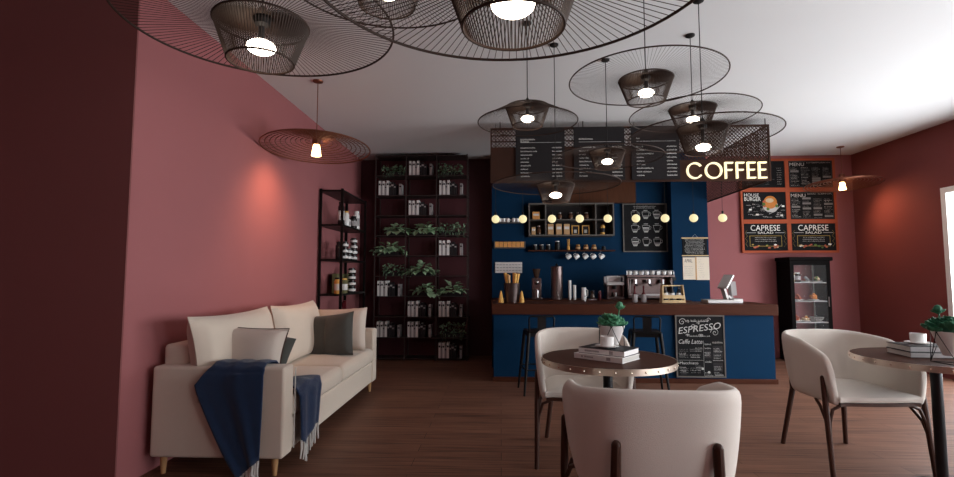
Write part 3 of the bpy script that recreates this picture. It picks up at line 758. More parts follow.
# pepper/sugar shakers
for i, x in enumerate((1.687, 1.797)):
    t = thing('syrup_bottle', 'grey tin shaker with dark red neck, %s one before espresso machine' % ('left', 'right')[i], 'bottle', (x, 6.42, .9106), group='grey shakers on the bar counter')
    m = MB(); m.lathe([(.0001, 0), (.03, 0), (.034, .01), (.034, .09), (.03, .10)], 16); m.build('tin', 'bookg', t)
    m = MB(); m.lathe([(.026, .10), (.012, .13), (.01, .19), (.014, .20), (.0001, .21)], 14); m.build('neck', 'redglass', t)
    m = MB(); m.lathe([(.0345, .03), (.0345, .07)], 16); m.build('label', 'bookg', t)
# bottle crate
t = thing('bottle_crate', 'small pine wooden crate with sloping sides holding bottles', 'crate', (2.12, 6.33, .9106))
m = MB()
for s in (-1, 1):
    x = .135 * s; vs = [(x - .006, -.06, 0), (x + .006, -.06, 0), (x - .006, .06, 0), (x + .006, .06, 0), (x - .006 - .015 * s, -.035, .22), (x + .006 - .015 * s, -.035, .22), (x - .006 - .015 * s, .035, .22), (x + .006 - .015 * s, .035, .22)]
    m.add(vs, [(0, 2, 3, 1), (4, 5, 7, 6), (0, 1, 5, 4), (2, 6, 7, 3), (0, 4, 6, 2), (1, 3, 7, 5)], 0, False)
m.box(-.13, .13, -.06, -.052, .0, .035); m.box(-.128, .128, -.06, -.052, .055, .095); m.box(-.13, .13, .052, .06, 0, .09); m.box(-.13, .13, -.055, .055, 0, .008)
m.tube([(-.12, 0, .21), (.12, 0, .21)], .008, 8)
m.build('crate_body', 'pinewood', t)
for i in range(3):
    b = thing('mini_bottle', 'black bottle with white label, %s in the pine crate' % ('left', 'middle', 'right')[i], 'bottle', (2.04 + i * .08, 6.33, .9195), group='black bottles in the pine crate')
    m = MB(); m.lathe([(.0001, 0), (.028, 0), (.03, .01), (.03, .11), (.012, .15), (.012, .19), (.0001, .19)], 14); m.build('glass', 'bottle', b)
    m = MB(); m.lathe([(.0305, .085), (.0305, .112)], 14); m.build('label', 'label', b)
# cash register
t = thing('cash_register', 'white point of sale terminal with tilted screen on bar counter', 'cash register', (2.72, 6.33, .9106))
m = MB(); m.box(-.215, .10, -.12, .10, 0, .042); m.box(.085, .20, -.12, .10, 0, .055); m.build('base', 'alu', t, bevel=.006)
m = MB(); T = Matrix.Translation((.055, .0, .04)) @ Matrix.Rotation(-.25, 4, 'Y'); m.box(-.012, .012, -.05, .05, 0, .17, T=T)
T2 = Matrix.Translation((.10, 0, .045)) @ Matrix.Rotation(-.65, 4, 'Y'); m.box(-.010, .010, -.05, .05, 0, .06, T=T2); m.build('stand', 'alu', t)
T = Matrix.Translation((.045, -.02, .26)) @ Matrix.Rotation(.20, 4, 'Z') @ Matrix.Rotation(.55, 4, 'Y')
m = MB(); m.box(-.012, .012, -.09, .09, -.095, .095, T=T); m.build('screen_housing', 'alu', t, bevel=.004)
m = MB(); m.box(-.0135, -.0122, -.08, .08, -.085, .085, T=T); m.build('screen', 'screen', t)
m = MB(); m.box(.11, .175, -.04, .05, .08, .25, T=Matrix.Rotation(-.08, 4, 'Y')); m.box(.10, .13, -.02, .02, .056, .085, T=None); m.build('customer_display', 'bookg', t, bevel=.003)

# chalk posters ----------------------------------------------------
def cup_icon(mb, cx, cz, w, h, y, k, mi=0):
    n = 10
    L = []
    def P_(u, v): return (cx + u * w / 2, cz + v * h / 2)
    prof = [(-1, .8), (-.92, .2), (-.7, -.4), (-.45, -.9), (.45, -.9), (.7, -.4), (.92, .2), (1, .8)]
    pts = [P_(a * .72, b) for a, b in prof]
    for a, b in list(zip(pts, pts[1:])) + [(pts[0], pts[-1])]:
        mb.tube([(a[0], y, a[1]), (b[0], y, b[1])], .0028, 4, mi)
    mb.tube([(cx + w * .34, y, cz + h * .3), (cx + w * .52, y, cz + h * .25), (cx + w * .48, y, cz - h * .05), (cx + w * .30, y, cz - h * .12)], .0025, 4, mi)
    for j in range(k % 3 + 1):
        v0 = -.82 + j * .42; s0 = .40 + .22 * (v0 + .82)
        a, b = P_(-s0 - .0, v0), P_(s0, v0 + .30)
        mb.box(a[0], b[0], y - .0006, y, a[1], b[1], mi + (1 if j % 2 else 0))
    mb.box(cx - w * .22, cx + w * .2, y - .0006, y, cz + h * .55, cz + h * .62, mi)
t = thing('coffee_types_poster', 'black poster with nine chalk coffee cup drawings on navy wall', 'poster', (2.22, 7.79, 1.6)); P0 = (2.22, 7.79, 1.6)
px0, px1, pz0, pz1 = 1.885, 2.562, 1.605, 2.355
loc(bx('board', 'chalkb', px0 + .01, px1 - .01, 7.780, 7.798, pz0 + .01, pz1 - .01, t), P0)
m = MB(); frame_rect(m, px0, px1, pz0, pz1, .018, 7.768, 7.799); loc(m.build('frame', 'ltframe', t), P0)
m = MB(); r = random.Random(12)
scribble(m, 2.05, 2.40, 2.305, .014, 7.779, 0, r, 1); scribble(m, 2.06, 2.38, 2.28, .014, 7.779, 0, r, 1)
for j in range(3):
    for i in range(3): cup_icon(m, 2.07 + i * .167, 2.175 - j * .21, .15, .125, 7.779, i + j, 0)
loc(m.build('chalk_drawing', ['chalkd', 'chalkg'], t), P0)
# scroll + calendar
t = thing('chalk_scroll', 'black chalk lettered scroll hanging from string on navy pillar', 'scroll', (2.89, 7.59, 1.53)); P0 = (2.89, 7.59, 1.53)
loc(bx('sheet', 'chalkb', 2.715, 3.075, 7.592, 7.598, 1.545, 1.800, t), P0)
loc(bx('top_rod', 'pinewood', 2.70, 3.09, 7.583, 7.599, 1.795, 1.812, t), P0)
loc(bx('bottom_rod', 'pinewood', 2.70, 3.09, 7.583, 7.599, 1.533, 1.548, t), P0)
m = MB(); m.tube([(2.86, 7.59, 1.812), (2.90, 7.596, 1.865), (2.94, 7.59, 1.812)], .002, 5); loc(m.build('string', 'chalkd', t), P0)
m = MB(); r = random.Random(5)
for k in range(11): scribble(m, 2.74 + r.uniform(0, .03), 3.05 - r.uniform(0, .04), 1.562 + k * .021, .015, 7.5915, 0, r, .9)
loc(m.build('chalk_lettering', ['chalkd'], t), P0)
t = thing('wall_calendar', 'open white calendar headed APRIL pinned on navy pillar', 'calendar', (2.9, 7.59, 1.18)); P0 = (2.9, 7.59, 1.18)
loc(bx('left_page', 'paper', 2.712, 2.892, 7.590, 7.599, 1.185, 1.515, t), P0)
loc(bx('right_page', 'paper', 2.912, 3.095, 7.590, 7.599, 1.180, 1.520, t), P0)
loc(bx('spine_strip', 'kraft', 2.892, 2.912, 7.587, 7.599, 1.183, 1.520, t), P0)
m = MB(); word(m, 'APRIL', 2.735, 2.85, 1.44, 1.49, 7.5895)
for k in range(5): scribble(m, 2.735, 2.86, 1.245 + k * .032, .010, 7.5895, 1, r, .8)
for k in range(9): scribble(m, 2.935, 2.935 + r.uniform(.04, .12), 1.22 + k * .032, .008, 7.5895, 1, r, .6)
loc(m.build('lettering', ['plastic', 'bookg'], t), P0)

# leaning espresso chalkboard
t = thing('espresso_chalkboard', 'chalkboard lettered ESPRESSO fixed on the navy counter front', 'chalkboard', (2.31, 5.980, .0))
inner = []
m = MB(); m.box(-.27, .27, -.012, .0, .03, .72); inner.append(m.build('board', 'chalkb', t))
m = MB(); frame_rect(m, -.28, .28, .02, .735, .016, -.02, .004); inner.append(m.build('frame', 'ltframe', t))
m = MB(); r = random.Random(9); y = -.0125
def swirl(cx, cz, rad, turns, s):
    m.tube([(cx + s * rad * (1 - i / 26) * math.cos(i / 26 * turns * 2 * PI), y, cz + rad * (1 - i / 26) * math.sin(i / 26 * turns * 2 * PI)) for i in range(26)], .0028, 4, 0)
swirl(-.20, .655, .045, 1.6, 1); swirl(.17, .535, .05, 1.7, -1); swirl(.10, .68, .025, 1.2, 1); swirl(-.07, .60, .03, 1.2, -1)
word(m, 'ESPRESSO', -.245, .235, .515, .590, y - .0005, 1, rise=.065, slant=.01)
for k in range(6): swirl(r.uniform(-.2, .2), r.choice([.50, .50, .64, .66]), .018, 1.2, r.choice([1, -1]))
scribble(m, -.10, .10, .655, .03, y, 0, r, .9); scribble(m, -.12, .12, .485, .018, y, 0, r, .9)
word(m, 'Caffe Latte', -.25, .02, .405, .455, y - .0005, 0, slant=.012)
word(m, 'Macchiato', -.24, -.03, .17, .20, y - .0005, 1)
for (x0, x1, z0, z1) in ((.05, .13, .39, .43), (.14, .255, .41, .44), (.14, .255, .21, .225), (.05, .12, .19, .21), (.16, .255, .04, .065), (.05, .12, .345, .365)):
    scribble(m, x0, x1, z0, min(z1 - z0, .022), y, 1, r, 1)
for z in (.335, .315, .27, .245, .12, .095, .07):
    scribble(m, -.24, -.14, z, .012, y, 2, r, .8); scribble(m, -.12, .0, z, .014, y, 0 if r.random() < .4 else 2, r, .8)
for (x0, x1, z0, z1) in ((.05, .12, .24, .33), (.14, .255, .24, .38), (.14, .25, .09, .19), (-.23, -.16, .05, .12)):
    m.box(x0, x1, y - .0004, y, z0, z1, 3); scribble(m, x0 + .01, x1 - .01, (z0 + z1) / 2, .012, y - .0006, 0, r, .8)
for (a_, b_) in ((-.245, .13), (-.245, .29), (-.06, .35), (-.06, .145), (.045, .30), (.045, .07), (.15, .345), (.15, .27), (.15, .13), (.15, .07)):
    for k in range(3): scribble(m, a_, a_ + r.uniform(.06, .10), b_ - .017 * k, .012, y, r.choice([0, 1, 2]), r, .9)
for (cx, cz) in ((0.02, .12), (.09, .08)): m.lathe([(.014, 0), (.0001, .001)], 14, T=Matrix.Translation((cx, y, cz)) @ Matrix.Rotation(PI / 2, 4, 'X'), mi=0)
m.box(.035, .037, y - .0005, y, .04, .44, 0); m.box(-.25, .03, y - .0005, y, .215, .217, 0)
inner.append(m.build('chalk_lettering', ['chalkd', 'chalkd', 'chalkg', 'bookk'], t))
for o in inner: o.location = (0, .021, .052)

# six food boards in one red frame
t = thing('notice_board', 'orange red wooden frame holding six food boards on rose wall', 'frame', (4.43, 7.88, 1.6)); P0 = (4.43, 7.88, 1.6)
loc(bx('backboard', 'red', 3.715, 5.15, 7.872, 7.899, 1.592, 3.055, t), P0)
m = MB(); fx = (3.715, 3.745, 4.395, 4.455, 5.115, 5.15); fz = (1.592, 1.625, 2.045, 2.105, 2.535, 2.60, 3.02, 3.055)
m.box(3.715, 3.745, 7.855, 7.872, 1.592, 3.055); m.box(4.395, 4.455, 7.855, 7.872, 1.592, 3.055); m.box(5.115, 5.15, 7.855, 7.872, 1.592, 3.055)
for a, b in ((1.592, 1.625), (2.045, 2.105), (2.535, 2.60), (3.02, 3.055)):
    m.box(3.745, 4.395, 7.855, 7.872, a, b); m.box(4.455, 5.115, 7.855, 7.872, a, b)
loc(m.build('bars', 'red', t), P0)
def food_board(x0, x1, z0, z1, kind, label, seed):
    r = random.Random(seed); W = x1 - x0; H = z1 - z0
    b = thing('food_board', label, 'poster', (x0, 7.86, z0), group='chalk style food boards in the red frame'); Q = (x0, 7.86, z0)
    loc(bx('board', 'chalkb', x0 + .003, x1 - .003, 7.861, 7.871, z0 + .003, z1 - .003, b), Q)
    y = 7.8605; m = MB(); mats = ['chalkd', 'chalk', 'chalkg', 'burger', 'foodr', 'foodg', 'gold', 'foody']
    if kind == 'menu':
        word(m, 'MENU', x0 + .03 * W, x0 + .36 * W, z1 - .20 * H, z1 - .08 * H, y - .0005, 0)
        scribble(m, x0 + .4 * W, x1 - .04 * W, z1 - .10 * H, .016, y, 0, r, .9)
        for c in range(4):
            xa = x0 + (.04 + c * .245) * W
            z = z1 - .28 * H
            while z > z0 + .05 * H:
                if r.random() < .18:
                    m.box(xa, xa + .19 * W, y - .0006, y, z, z + .03, 2); z -= .012
                else: scribble(m, xa, xa + W * r.uniform(.12, .21), z, .013, y, 0 if r.random() < .5 else 2, r, .8)
                z -= .022
        frame_rect(m, x0 + .015, x1 - .015, z0 + .015, z1 - .015, .002, y - .0006, y, 2)
    elif kind == 'burger':
        word(m, 'HOUSE', x0 + .04 * W, x0 + .38 * W, z1 - .16 * H, z1 - .05 * H, y - .0005, 1, rise=-.004)
        word(m, 'BURGER', x0 + .04 * W, x0 + .42 * W, z1 - .32 * H, z1 - .18 * H, y - .0005, 1, rise=-.004)
        T = Matrix.Translation((x0 + .64 * W, y, z0 + .62 * H)) @ Matrix.Rotation(PI / 2, 4, 'X')
        m.lathe([(.115, 0), (.112, .0008), (.0001, .001)], 24, T=T @ Matrix.Translation((0, -.06, 0)), mi=0, sy=.8)
        m.lathe([(.10, 0.001), (.097, .0018), (.0001, .002)], 24, T=T, mi=3)
        m.lathe([(.06, 0.002), (.0001, .003)], 20, T=T @ Matrix.Translation((-.01, .03, 0)), mi=7, sy=.6)
        for k in range(9):
            a = r.uniform(2.6, 6.2); m.lathe([(.024, .0025), (.0001, .0035)], 8, T=T @ Matrix.Translation((.10 * math.cos(a), .09 * math.sin(a) - .02, 0)), mi=r.choice([4, 5, 5]))
        for k in range(44):
            x = x0 + W * r.uniform(.04, .9); z = z0 + H * r.uniform(.06, .55)
            if abs(x - (x0 + .64 * W)) < .12 and z > z0 + .3 * H: continue
            scribble(m, x, min(x + r.uniform(.03, .08), x1 - .01), z, .013, y, r.choice([0, 0, 2, 1]), r, .9)
        for (u, v) in ((.14, .33), (.30, .15), (.86, .12), (.9, .45)): m.box(x0 + u * W, x0 + (u + .06) * W, y - .001, y, z0 + v * H, z0 + (v + .06) * H, 1)
        m.tube([(x0 + .6 * W, y, z0 + .2 * H), (x0 + .75 * W, y, z0 + .3 * H), (x0 + .9 * W, y, z0 + .55 * H)], .004, 5, 0)
    elif kind == 'salad':
        word(m, 'CAPRESE', x0 + .16 * W, x0 + .84 * W, z1 - .27 * H, z1 - .06 * H, y - .0005, 1)
        word(m, 'SALAD', x0 + .32 * W, x0 + .68 * W, z1 - .38 * H, z1 - .30 * H, y - .0005, 1)
        m.box(x0 + .06 * W, x0 + .28 * W, y - .0006, y, z1 - .35 * H, z1 - .335 * H, 0); m.box(x0 + .72 * W, x0 + .94 * W, y - .0006, y, z1 - .35 * H, z1 - .335 * H, 0)
        frame_rect(m, x0 + .13 * W, x0 + .87 * W, z0 + .16 * H, z0 + .55 * H, .006, y - .0008, y, 6)
        for k in range(3): scribble(m, x0 + .25 * W, x0 + .75 * W, z0 + (.33 + .07 * k) * H, .014, y, 0, r, .85)
        for k in range(16):
            T = Matrix.Translation((x0 + W * r.uniform(.12, .88), y - .001 * r.random(), z0 + H * r.uniform(.10, .24))) @ Matrix.Rotation(PI / 2, 4, 'X')
            m.lathe([(r.uniform(.014, .026), .001), (.0001, .0016)], 10, T=T, mi=r.choice([4, 4, 4, 5, 7, 1, 6]), sy=.6)
        for s in (.03, .97):
            m.tube([(x0 + s * W, y, z0 + .15 * H + .1 * H * k) if k % 2 else (x0 + (s + (.05 if s < .5 else -.05)) * W, y, z0 + .15 * H + .1 * H * k) for k in range(7)], .0015, 4, 6)
    else:
        word(m, 'MENU', x0 + .35 * W, x0 + .65 * W, z1 - .2 * H, z1 - .08 * H, y - .0005, 2)
        for k in range(8):
            scribble(m, x0 + .55 * W, x0 + (.62 + .15 * r.random()) * W, z0 + (.12 + .085 * k) * H, .013, y, 2, r, .8); scribble(m, x0 + .82 * W, x0 + .93 * W, z0 + (.12 + .085 * k) * H, .013, y, 0, r, .9)
            scribble(m, x0 + .08 * W, x0 + (.2 + .2 * r.random()) * W, z0 + (.12 + .085 * k) * H, .013, y, 2, r, .8)
    loc(m.build('artwork', mats, b), Q)
food_board(3.745, 4.395, 2.60, 3.02, 'plain', 'dark price board at upper left of red frame, partly behind screen', 1)
food_board(4.455, 5.115, 2.60, 3.02, 'menu', 'chalk lettered menu board at upper right of the red frame', 2)
food_board(3.745, 4.395, 2.105, 2.535, 'burger', 'HOUSE BURGER board with orange burger picture in red frame', 3)
food_board(4.455, 5.115, 2.105, 2.535, 'menu', 'chalk lettered menu board right of the HOUSE BURGER board', 4)
food_board(3.745, 4.395, 1.625, 2.045, 'salad', 'CAPRESE SALAD board at lower left of the red frame', 5)
food_board(4.455, 5.115, 1.625, 2.045, 'salad', 'CAPRESE SALAD board at lower right of the red frame', 6)

# ------------------------------------------------------------------ display cabinet
t = thing('display_cabinet', 'black glass fronted display cabinet below the red menu frame', 'cabinet', (4.49, 7.68, 0)); P0 = (4.49, 7.68, 0)
x0, x1, y0, y1 = 4.21, 4.775, 7.50, 7.86
m = MB()
m.box(x0, x0 + .03, y0, y1, 0, 1.46); m.box(x1 - .03, x1, y0, y1, 0, 1.46)
m.box(x0 + .03, x1 - .03, y0, y1, 0, .30); m.box(x0 + .03, x1 - .03, y0, y1, 1.42, 1.46)
loc(m.build('carcass', 'cabinet', t), P0)
loc(bx('back_panel', 'pink', x0 + .03, x1 - .03, y1 - .01, y1, .30, 1.42, t), P0)
m = MB(); m.box(x0 - .025, x1 + .03, y0 - .03, y1 + .0, 1.46, 1.515); loc(m.build('cornice', 'cabinet', t, bevel=.01), P0)
for k, z in enumerate((1.150, .880, .575)):
    loc(bx('glass_shelf', 'bookg', x0 + .032, x1 - .032, y0 + .02, y1 - .02, z - .016, z, t), P0)
m = MB(); frame_rect(m, x0 + .03, x1 - .03, .30, 1.42, .022, y0 + .0, y0 + .012); d = loc(m.build('door', 'cabinet', t), P0)
g = MB(); g.box(x0 + .052, x1 - .052, y0 + .004, y0 + .007, .322, 1.398); g.build('pane', 'clear', d)
g = MB(); g.cyl((x1 - .045, y0 - .012, .8), .006, .14, 8); g.build('handle', 'steel', d)
loc(bx('inner_post', 'ltframe', 4.585, 4.60, y0 + .10, y0 + .115, .30, 1.42, t), P0)
r = random.Random(4)
def blobs(mb, cx, cy, z, w, d, n, rad, mi):
    for k in range(n): mb.ball((cx + r.uniform(-w, w), cy + r.uniform(-d, d), z + rad * r.uniform(.5, .9)), rad * r.uniform(.7, 1.1), 8, r.choice(mi), sz=.65)
jar(4.285, 7.60, 1.15, .035, .16, ('foody', 'amber', 'label'), 'cream jar at left on upper cabinet shelf', group='jars in the display cabinet')
jar(4.365, 7.60, 1.15, .042, .14, ('bottle', 'porc', 'bookg'), 'black jar with white lid on upper cabinet shelf', group='jars in the display cabinet')
for (cx, z, mm, lab, nm, n) in ((4.48, 1.15, ['foodr', 'bookg'], 'plate of dark red bites on upper cabinet shelf', 'food_plate', 9), (4.64, 1.15, ['foodg', 'foody'], 'plate of pale green pastries on upper cabinet shelf', 'food_plate', 9),
        (4.36, .88, ['foodr', 'foodr'], 'plate of red cured bites on middle cabinet shelf', 'food_plate', 10), (4.58, .88, ['foodo', 'foodo'], 'plate of heaped orange pastries on middle cabinet shelf', 'food_plate', 15),
        (4.32, .575, ['foodr', 'foody'], 'plate of pinkish cakes on lower cabinet shelf', 'food_plate', 9), (4.46, .575, ['foody', 'foodo'], 'small plate of golden pastries on lower cabinet shelf', 'food_plate', 7)):
    q = thing(nm, lab, 'plate', (cx, 7.605, z + .0006), group='plates of food in the display cabinet'); q.scale = (.95, 1.1, 1.5)
    m = MB(); m.lathe([(.0001, 0), (.05, 0), (.075, .008), (.075, .011), (.05, .004), (.0001, .003)], 16); m.build('plate', 'porc', q)
    m = MB()
    for k in range(n):
        a = r.uniform(0, 6.28); d_ = r.uniform(0, .05); m.ball((d_ * math.cos(a), d_ * math.sin(a), .02 + (.06 if n > 12 else .035) * (1 - d_ / .06) * r.random()), .02, 8, r.randint(0, 1), sz=.7)
    m.build('food', mm, q)
t = thing('wire_basket', 'silver wire basket at right on lower cabinet shelf', 'basket', (4.625, 7.62, .5756))
m = MB()
for (rr, z) in ((.05, .003), (.075, .03), (.09, .06)): m.ring((0, 0, z), rr, .004, 24, 5)
for k in range(14): a = k * 2 * PI / 14; m.tube([(.05 * math.cos(a), .05 * math.sin(a), .003), (.09 * math.cos(a + .3), .09 * math.sin(a + .3), .06)], .003, 4)
m.build('wires', 'alu', t)

# ------------------------------------------------------------------ bar stools
def stool(x, y, rz, label):
    t = thing('bar_stool', label, 'stool', (x, y, 0), rz, group='black metal bar stools at the counter')
    H = .66
    m = MB(); m.box(-.15, .15, -.15, .15, H - .018, H); m.build('seat', 'black', t, bevel=.012)
    m = MB(); frame_rect(m, -.145, .145, 0, .001, .0, 0, 0)
    m = MB(); m.box(-.14, .14, -.14, -.13, H - .06, H - .018); m.box(-.14, .14, .13, .14, H - .06, H - .018); m.box(-.14, -.13, -.14, .14, H - .06, H - .018); m.box(.13, .14, -.14, .14, H - .06, H - .018); m.build('apron', 'black', t)
    for sx in (-1, 1):
        for sy in (-1, 1):
            m = MB(); m.tube([(sx * .135, sy * .135, H - .02), (sx * .165, sy * .165, H * .5), (sx * .20, sy * .20, .0)], [.019, .017, .011], 8); m.build('leg', 'black', t)
    m = MB()
    for a, b in (((-1, -1), (1, -1)), ((1, -1), (1, 1)), ((1, 1), (-1, 1)), ((-1, 1), (-1, -1))): m.tube([(a[0] * .180, a[1] * .180, .26), (b[0] * .180, b[1] * .180, .26)], .008, 6)
    m.build('footrest', 'black', t)
    m = MB(); m.tube([(-.13, -.13, H), (-.135, -.15, H + .13), (-.12, -.152, H + .155), (.12, -.152, H + .155), (.135, -.15, H + .13), (.13, -.13, H)], .009, 8); m.build('back_rail', 'black', t)
    m = MB(); m.box(-.045, .045, -.152, -.146, H - .01, H + .15); m.build('back_splat', 'black', t)
    return t
stool(.415, 5.52, .12, 'black metal bar stool left of the round table at the counter')
stool(1.55, 5.52, -.12, 'black metal bar stool right of the round table, before chalkboard')

# ------------------------------------------------------------------ upholstered tub chairs
def sup(tt):
    """U path of the shell, tt 0..1 from front left round the back (-y) to front right; returns x,y,along back factor"""
    # straight arms for first/last 22%, arc between
    a = .26
    if tt < a:
        q = tt / a; return (-1, .30 - q * .30, 0)
    if tt > 1 - a:
        q = (1 - tt) / a; return (1, .30 - q * .30, 0)
    q = (tt - a) / (1 - 2 * a); an = PI + q * PI
    cx, sy = math.cos(an), math.sin(an)
    e = .66
    return (math.copysign(abs(cx) ** e, cx), -.33 * abs(sy) ** e, abs(sy))
def tub_chair(label, x, y, rz):
    t = thing('tub_chair', label, 'chair', (x, y, 0), rz, group='cream tub chairs with dark wooden legs')
    NU = 40; prof = []
    def sect(u):
        px_, py_, bk = sup(u)
        edge = min(u, 1 - u)
        arm = min(1, edge / .045)
        q_ = min(1, edge / .26); top = .722 + .100 * (q_ ** .8) + .028 * bk
        top = min(.85, top) - .10 * (1 - math.sqrt(max(0, 1 - (1 - arm) ** 2)))
        zb = .435
        th = .045
        # outward normal
        e = 1e-3; a = sup(max(0, u - e)); b = sup(min(1, u + e))
        wt, wb = .325, .285
        def pos(z, off):
            f = (z - zb) / (.85 - zb); f = max(0, min(1, f)); w = wb + (wt - wb) * (1 - (1 - f) ** 2)
            yy = py_ * (1 if py_ > 0 else (.80 + .20 * (1 - (1 - f) ** 2)))
            tx, ty = (b[0] - a[0]) * w, (b[1] - a[1]); L = math.hypot(tx, ty) or 1
            nx, ny = ty / L, -tx / L   # outward
            return (px_ * w - nx * off * -1 * -1 if 0 else px_ * w + nx * -off, yy + ny * -off, z)
        pts = []
        o_z = [zb, zb + .02, zb + .10, (zb + top) / 2, top - .07, top - .02]
        for z in o_z: pts.append(pos(z, .012 if z == zb else 0))
        pts.append(pos(top, th * .3)); pts.append(pos(top, th * .75))
        for z in reversed(o_z): pts.append(pos(z, th + (.0 if z > zb else -.01)))
        return pts
    rings = [sect(.0 + i / NU) for i in range(NU + 1)]
    n = len(rings[0]); m = MB(); vs = [p for rg in rings for p in rg]; fs = []
    for i in range(NU):
        for k in range(n):
            k2 = (k + 1) % n; fs.append((i * n + k, (i + 1) * n + k, (i + 1) * n + k2, i * n + k2))
    fs.append(tuple(range(n))); fs.append(tuple(NU * n + k for k in range(n - 1, -1, -1)))
    m.add(vs, fs, 0, True); m.build('backrest_shell', 'fabric', t, sub=1)
    # seat cushion
    m = MB(); prof = []
    def outline(s, zz, grow):
        # rounded outline following the shell
        pts = []
        for i in range(40):
            u = i / 39; a = sup(u); w = .262 + grow; yy = a[1] * (.84 if a[1] < 0 else 1)
            pts.append((a[0] * w * s, (yy + (.0 if a[1] < 0 else .015)) * s + 0, zz))
        for i in range(1, 12):
            q = i / 12; pts.append(((1 - 2 * q) * .262 * s, (.300 + .022 * math.sin(q * PI)) * s, zz))
        return pts
    rings = [outline(.90, .452, 0), outline(.97, .457, 0), outline(.99, .472, 0), outline(.975, .488, 0), outline(.90, .499, 0), outline(.6, .506, 0), outline(.25, .509, 0)]
    n = len(rings[0]); vs = [p for rg in rings for p in rg]; fs = []
    for j in range(len(rings) - 1):
        for k in range(n): k2 = (k + 1) % n; fs.append((j * n + k, j * n + k2, (j + 1) * n + k2, (j + 1) * n + k))
    fs.append(tuple((len(rings) - 1) * n + k for k in range(n))); fs.append(tuple(range(n - 1, -1, -1)))
    m.add(vs, fs, 0, True); m.build('seat_cushion', 'fabric', t)
    # frame
    m = MB(); rg = outline(.96, .385, 0); lo = outline(.96, .400, 0); n = len(rg)
    m.add([*(outline(.965, .432, 0)), *(outline(.965, .453, 0))], [tuple(range(n - 1, -1, -1)), tuple(n + k for k in range(n))] + [(k, (k + 1) % n, n + (k + 1) % n, n + k) for k in range(n)], 0, False); m.build('seat_frame', 'leg', t)
    for s in (-1, 1):
        m = MB(); m.tube([(s * .313, .235, .60), (s * .312, .255, .42), (s * .318, .300, 0)], [.0135, .018, .015], 10)
        m.ball((s * .313, .235, .60), .0125, 10); m.build('leg', 'leg', t)
        m = MB(); m.tube([(s * .172, -.305, .655), (s * .176, -.300, .52), (s * .185, -.278, .42), (s * .235, -.345, 0)], [.0175, .019, .019, .016], 10)
        m.ball((s * .172, -.305, .655), .0175, 10); m.build('leg', 'leg', t)
        m = MB(); m.tube([(s * .312, .275, .24), (s * .300, .268, .33), (s * .275, .262, .405), (s * .21, .26, .434)], .010, 8)
        m.build('brace', 'leg', t)
        m = MB(); m.tube([(s * .312, .275, .24), (s * .305, .24, .33), (s * .29, .17, .405), (s * .27, .10, .434)], .010, 8)
        m.build('brace', 'leg', t)
    return t
tub_chair('cream tub chair seen from behind in the foreground centre', .59, 2.12, -.05)
tub_chair('cream tub chair behind the centre round table, facing viewer', .565, 3.63, PI - .06)
tub_chair('cream tub chair at far side of the right round table', 2.35, 3.60, PI + .05)

# ------------------------------------------------------------------ round tables
def table(x, y, rad, label):
    t = thing('round_table', label, 'table', (x, y, 0), group='round bistro tables with brass rims')
    m = MB(); m.lathe([(rad - .004, -.030), (rad - .004, -.002), (rad - .006, 0), (.0001, 0)], 72, (0, 0, .760)); m.build('tabletop', 'table', t)
    m = MB(); m.lathe([(rad - .003, -.034), (rad + .002, -.034), (rad + .002, .001), (rad - .003, .001), (rad - .003, -.034)], 72, (0, 0, .760), cap=False)
    rim = m.build('rim_band', 'brass', t)
    rv = None
    for k in range(30):
        a = 2 * PI * k / 30
        if rv is None:
            m = MB(); m.ball((0, 0, 0), .006, 8); q = rv = m.build('rivet', 'stud', rim)
        else: q = rv.copy(); C.objects.link(q)
        q.location = ((rad + .002) * math.cos(a), (rad + .002) * math.sin(a), .743)
    m = MB(); m.lathe([(.10, -.012), (.10, 0)], 24, (0, 0, .730)); m.build('top_plate', 'pole', t)
    m = MB(); m.lathe([(.0285, .02), (.0285, .718)], 24); m.build('pole', 'pole', t)
    m = MB(); m.lathe([(.15, 0), (.15, .010), (.06, .020), (.03, .03)], 40); m.build('base_plate', 'pole', t)
T1 = (.635, 3.06); T2 = (2.60, 3.17)
table(T1[0], T1[1], .388, 'round walnut table with studded brass rim in the centre')
table(T2[0], T2[1], .415, 'round walnut table with studded brass rim at right edge')

def tbook(x, y, z, w, d, h, rz, cover, label, paper='pages', art=False):
    t = thing('book', label, 'book', (x, y, z), rz, group='books stacked on the round tables')
    m = MB(); m.box(-w / 2, w / 2, -d / 2, d / 2, 0, .003); m.box(-w / 2, w / 2, -d / 2, d / 2, h - .003, h); m.box(-w / 2, w / 2, -d / 2, -d / 2 + .004, .003, h - .003, 1)
    m.build('cover', [cover, 'bookw' if paper == 'bookw' else ('bookg' if paper == 'pages' and cover == 'bookk' else cover)], t)
    m = MB(); m.box(-w / 2 + .004, w / 2 - .004, -d / 2 + .004, d / 2 - .004, .003, h - .003); m.build('page_block', paper, t)
    m = MB(); r = random.Random(w)
    T = Matrix.Translation((0, -d / 2 - .0005, 0))
    x_ = -w * .36
    for k in range(14):
        ww = r.uniform(.004, .01)
        if r.random() < .75: m.box(x_, x_ + ww * .8, -d / 2 - .0008, -d / 2, h * .36, h * .64)
        x_ += ww
    m.box(w * .18, w * .26, -d / 2 - .0008, -d / 2, h * .2, h * .8)
    m.build('spine_print', 'bookg', t)
    if art:
        m = MB(); m.box(-w * .32, w * .1, -d * .3, d * .3, h, h + .0008); m.build('cover_picture', 'bookg', t)
z0 = .7605
tbook(T1[0] - .010, T1[1] - .03, z0 + .0, .31, .22, .030, -.70, 'bookw', 'white book at bottom of stack on the centre table')
tbook(T1[0] + .005, T1[1] - .02, z0 + .0305, .285, .21, .034, -.66, 'bookk', 'black covered book with picture on top of centre table stack', 'bookw', True)
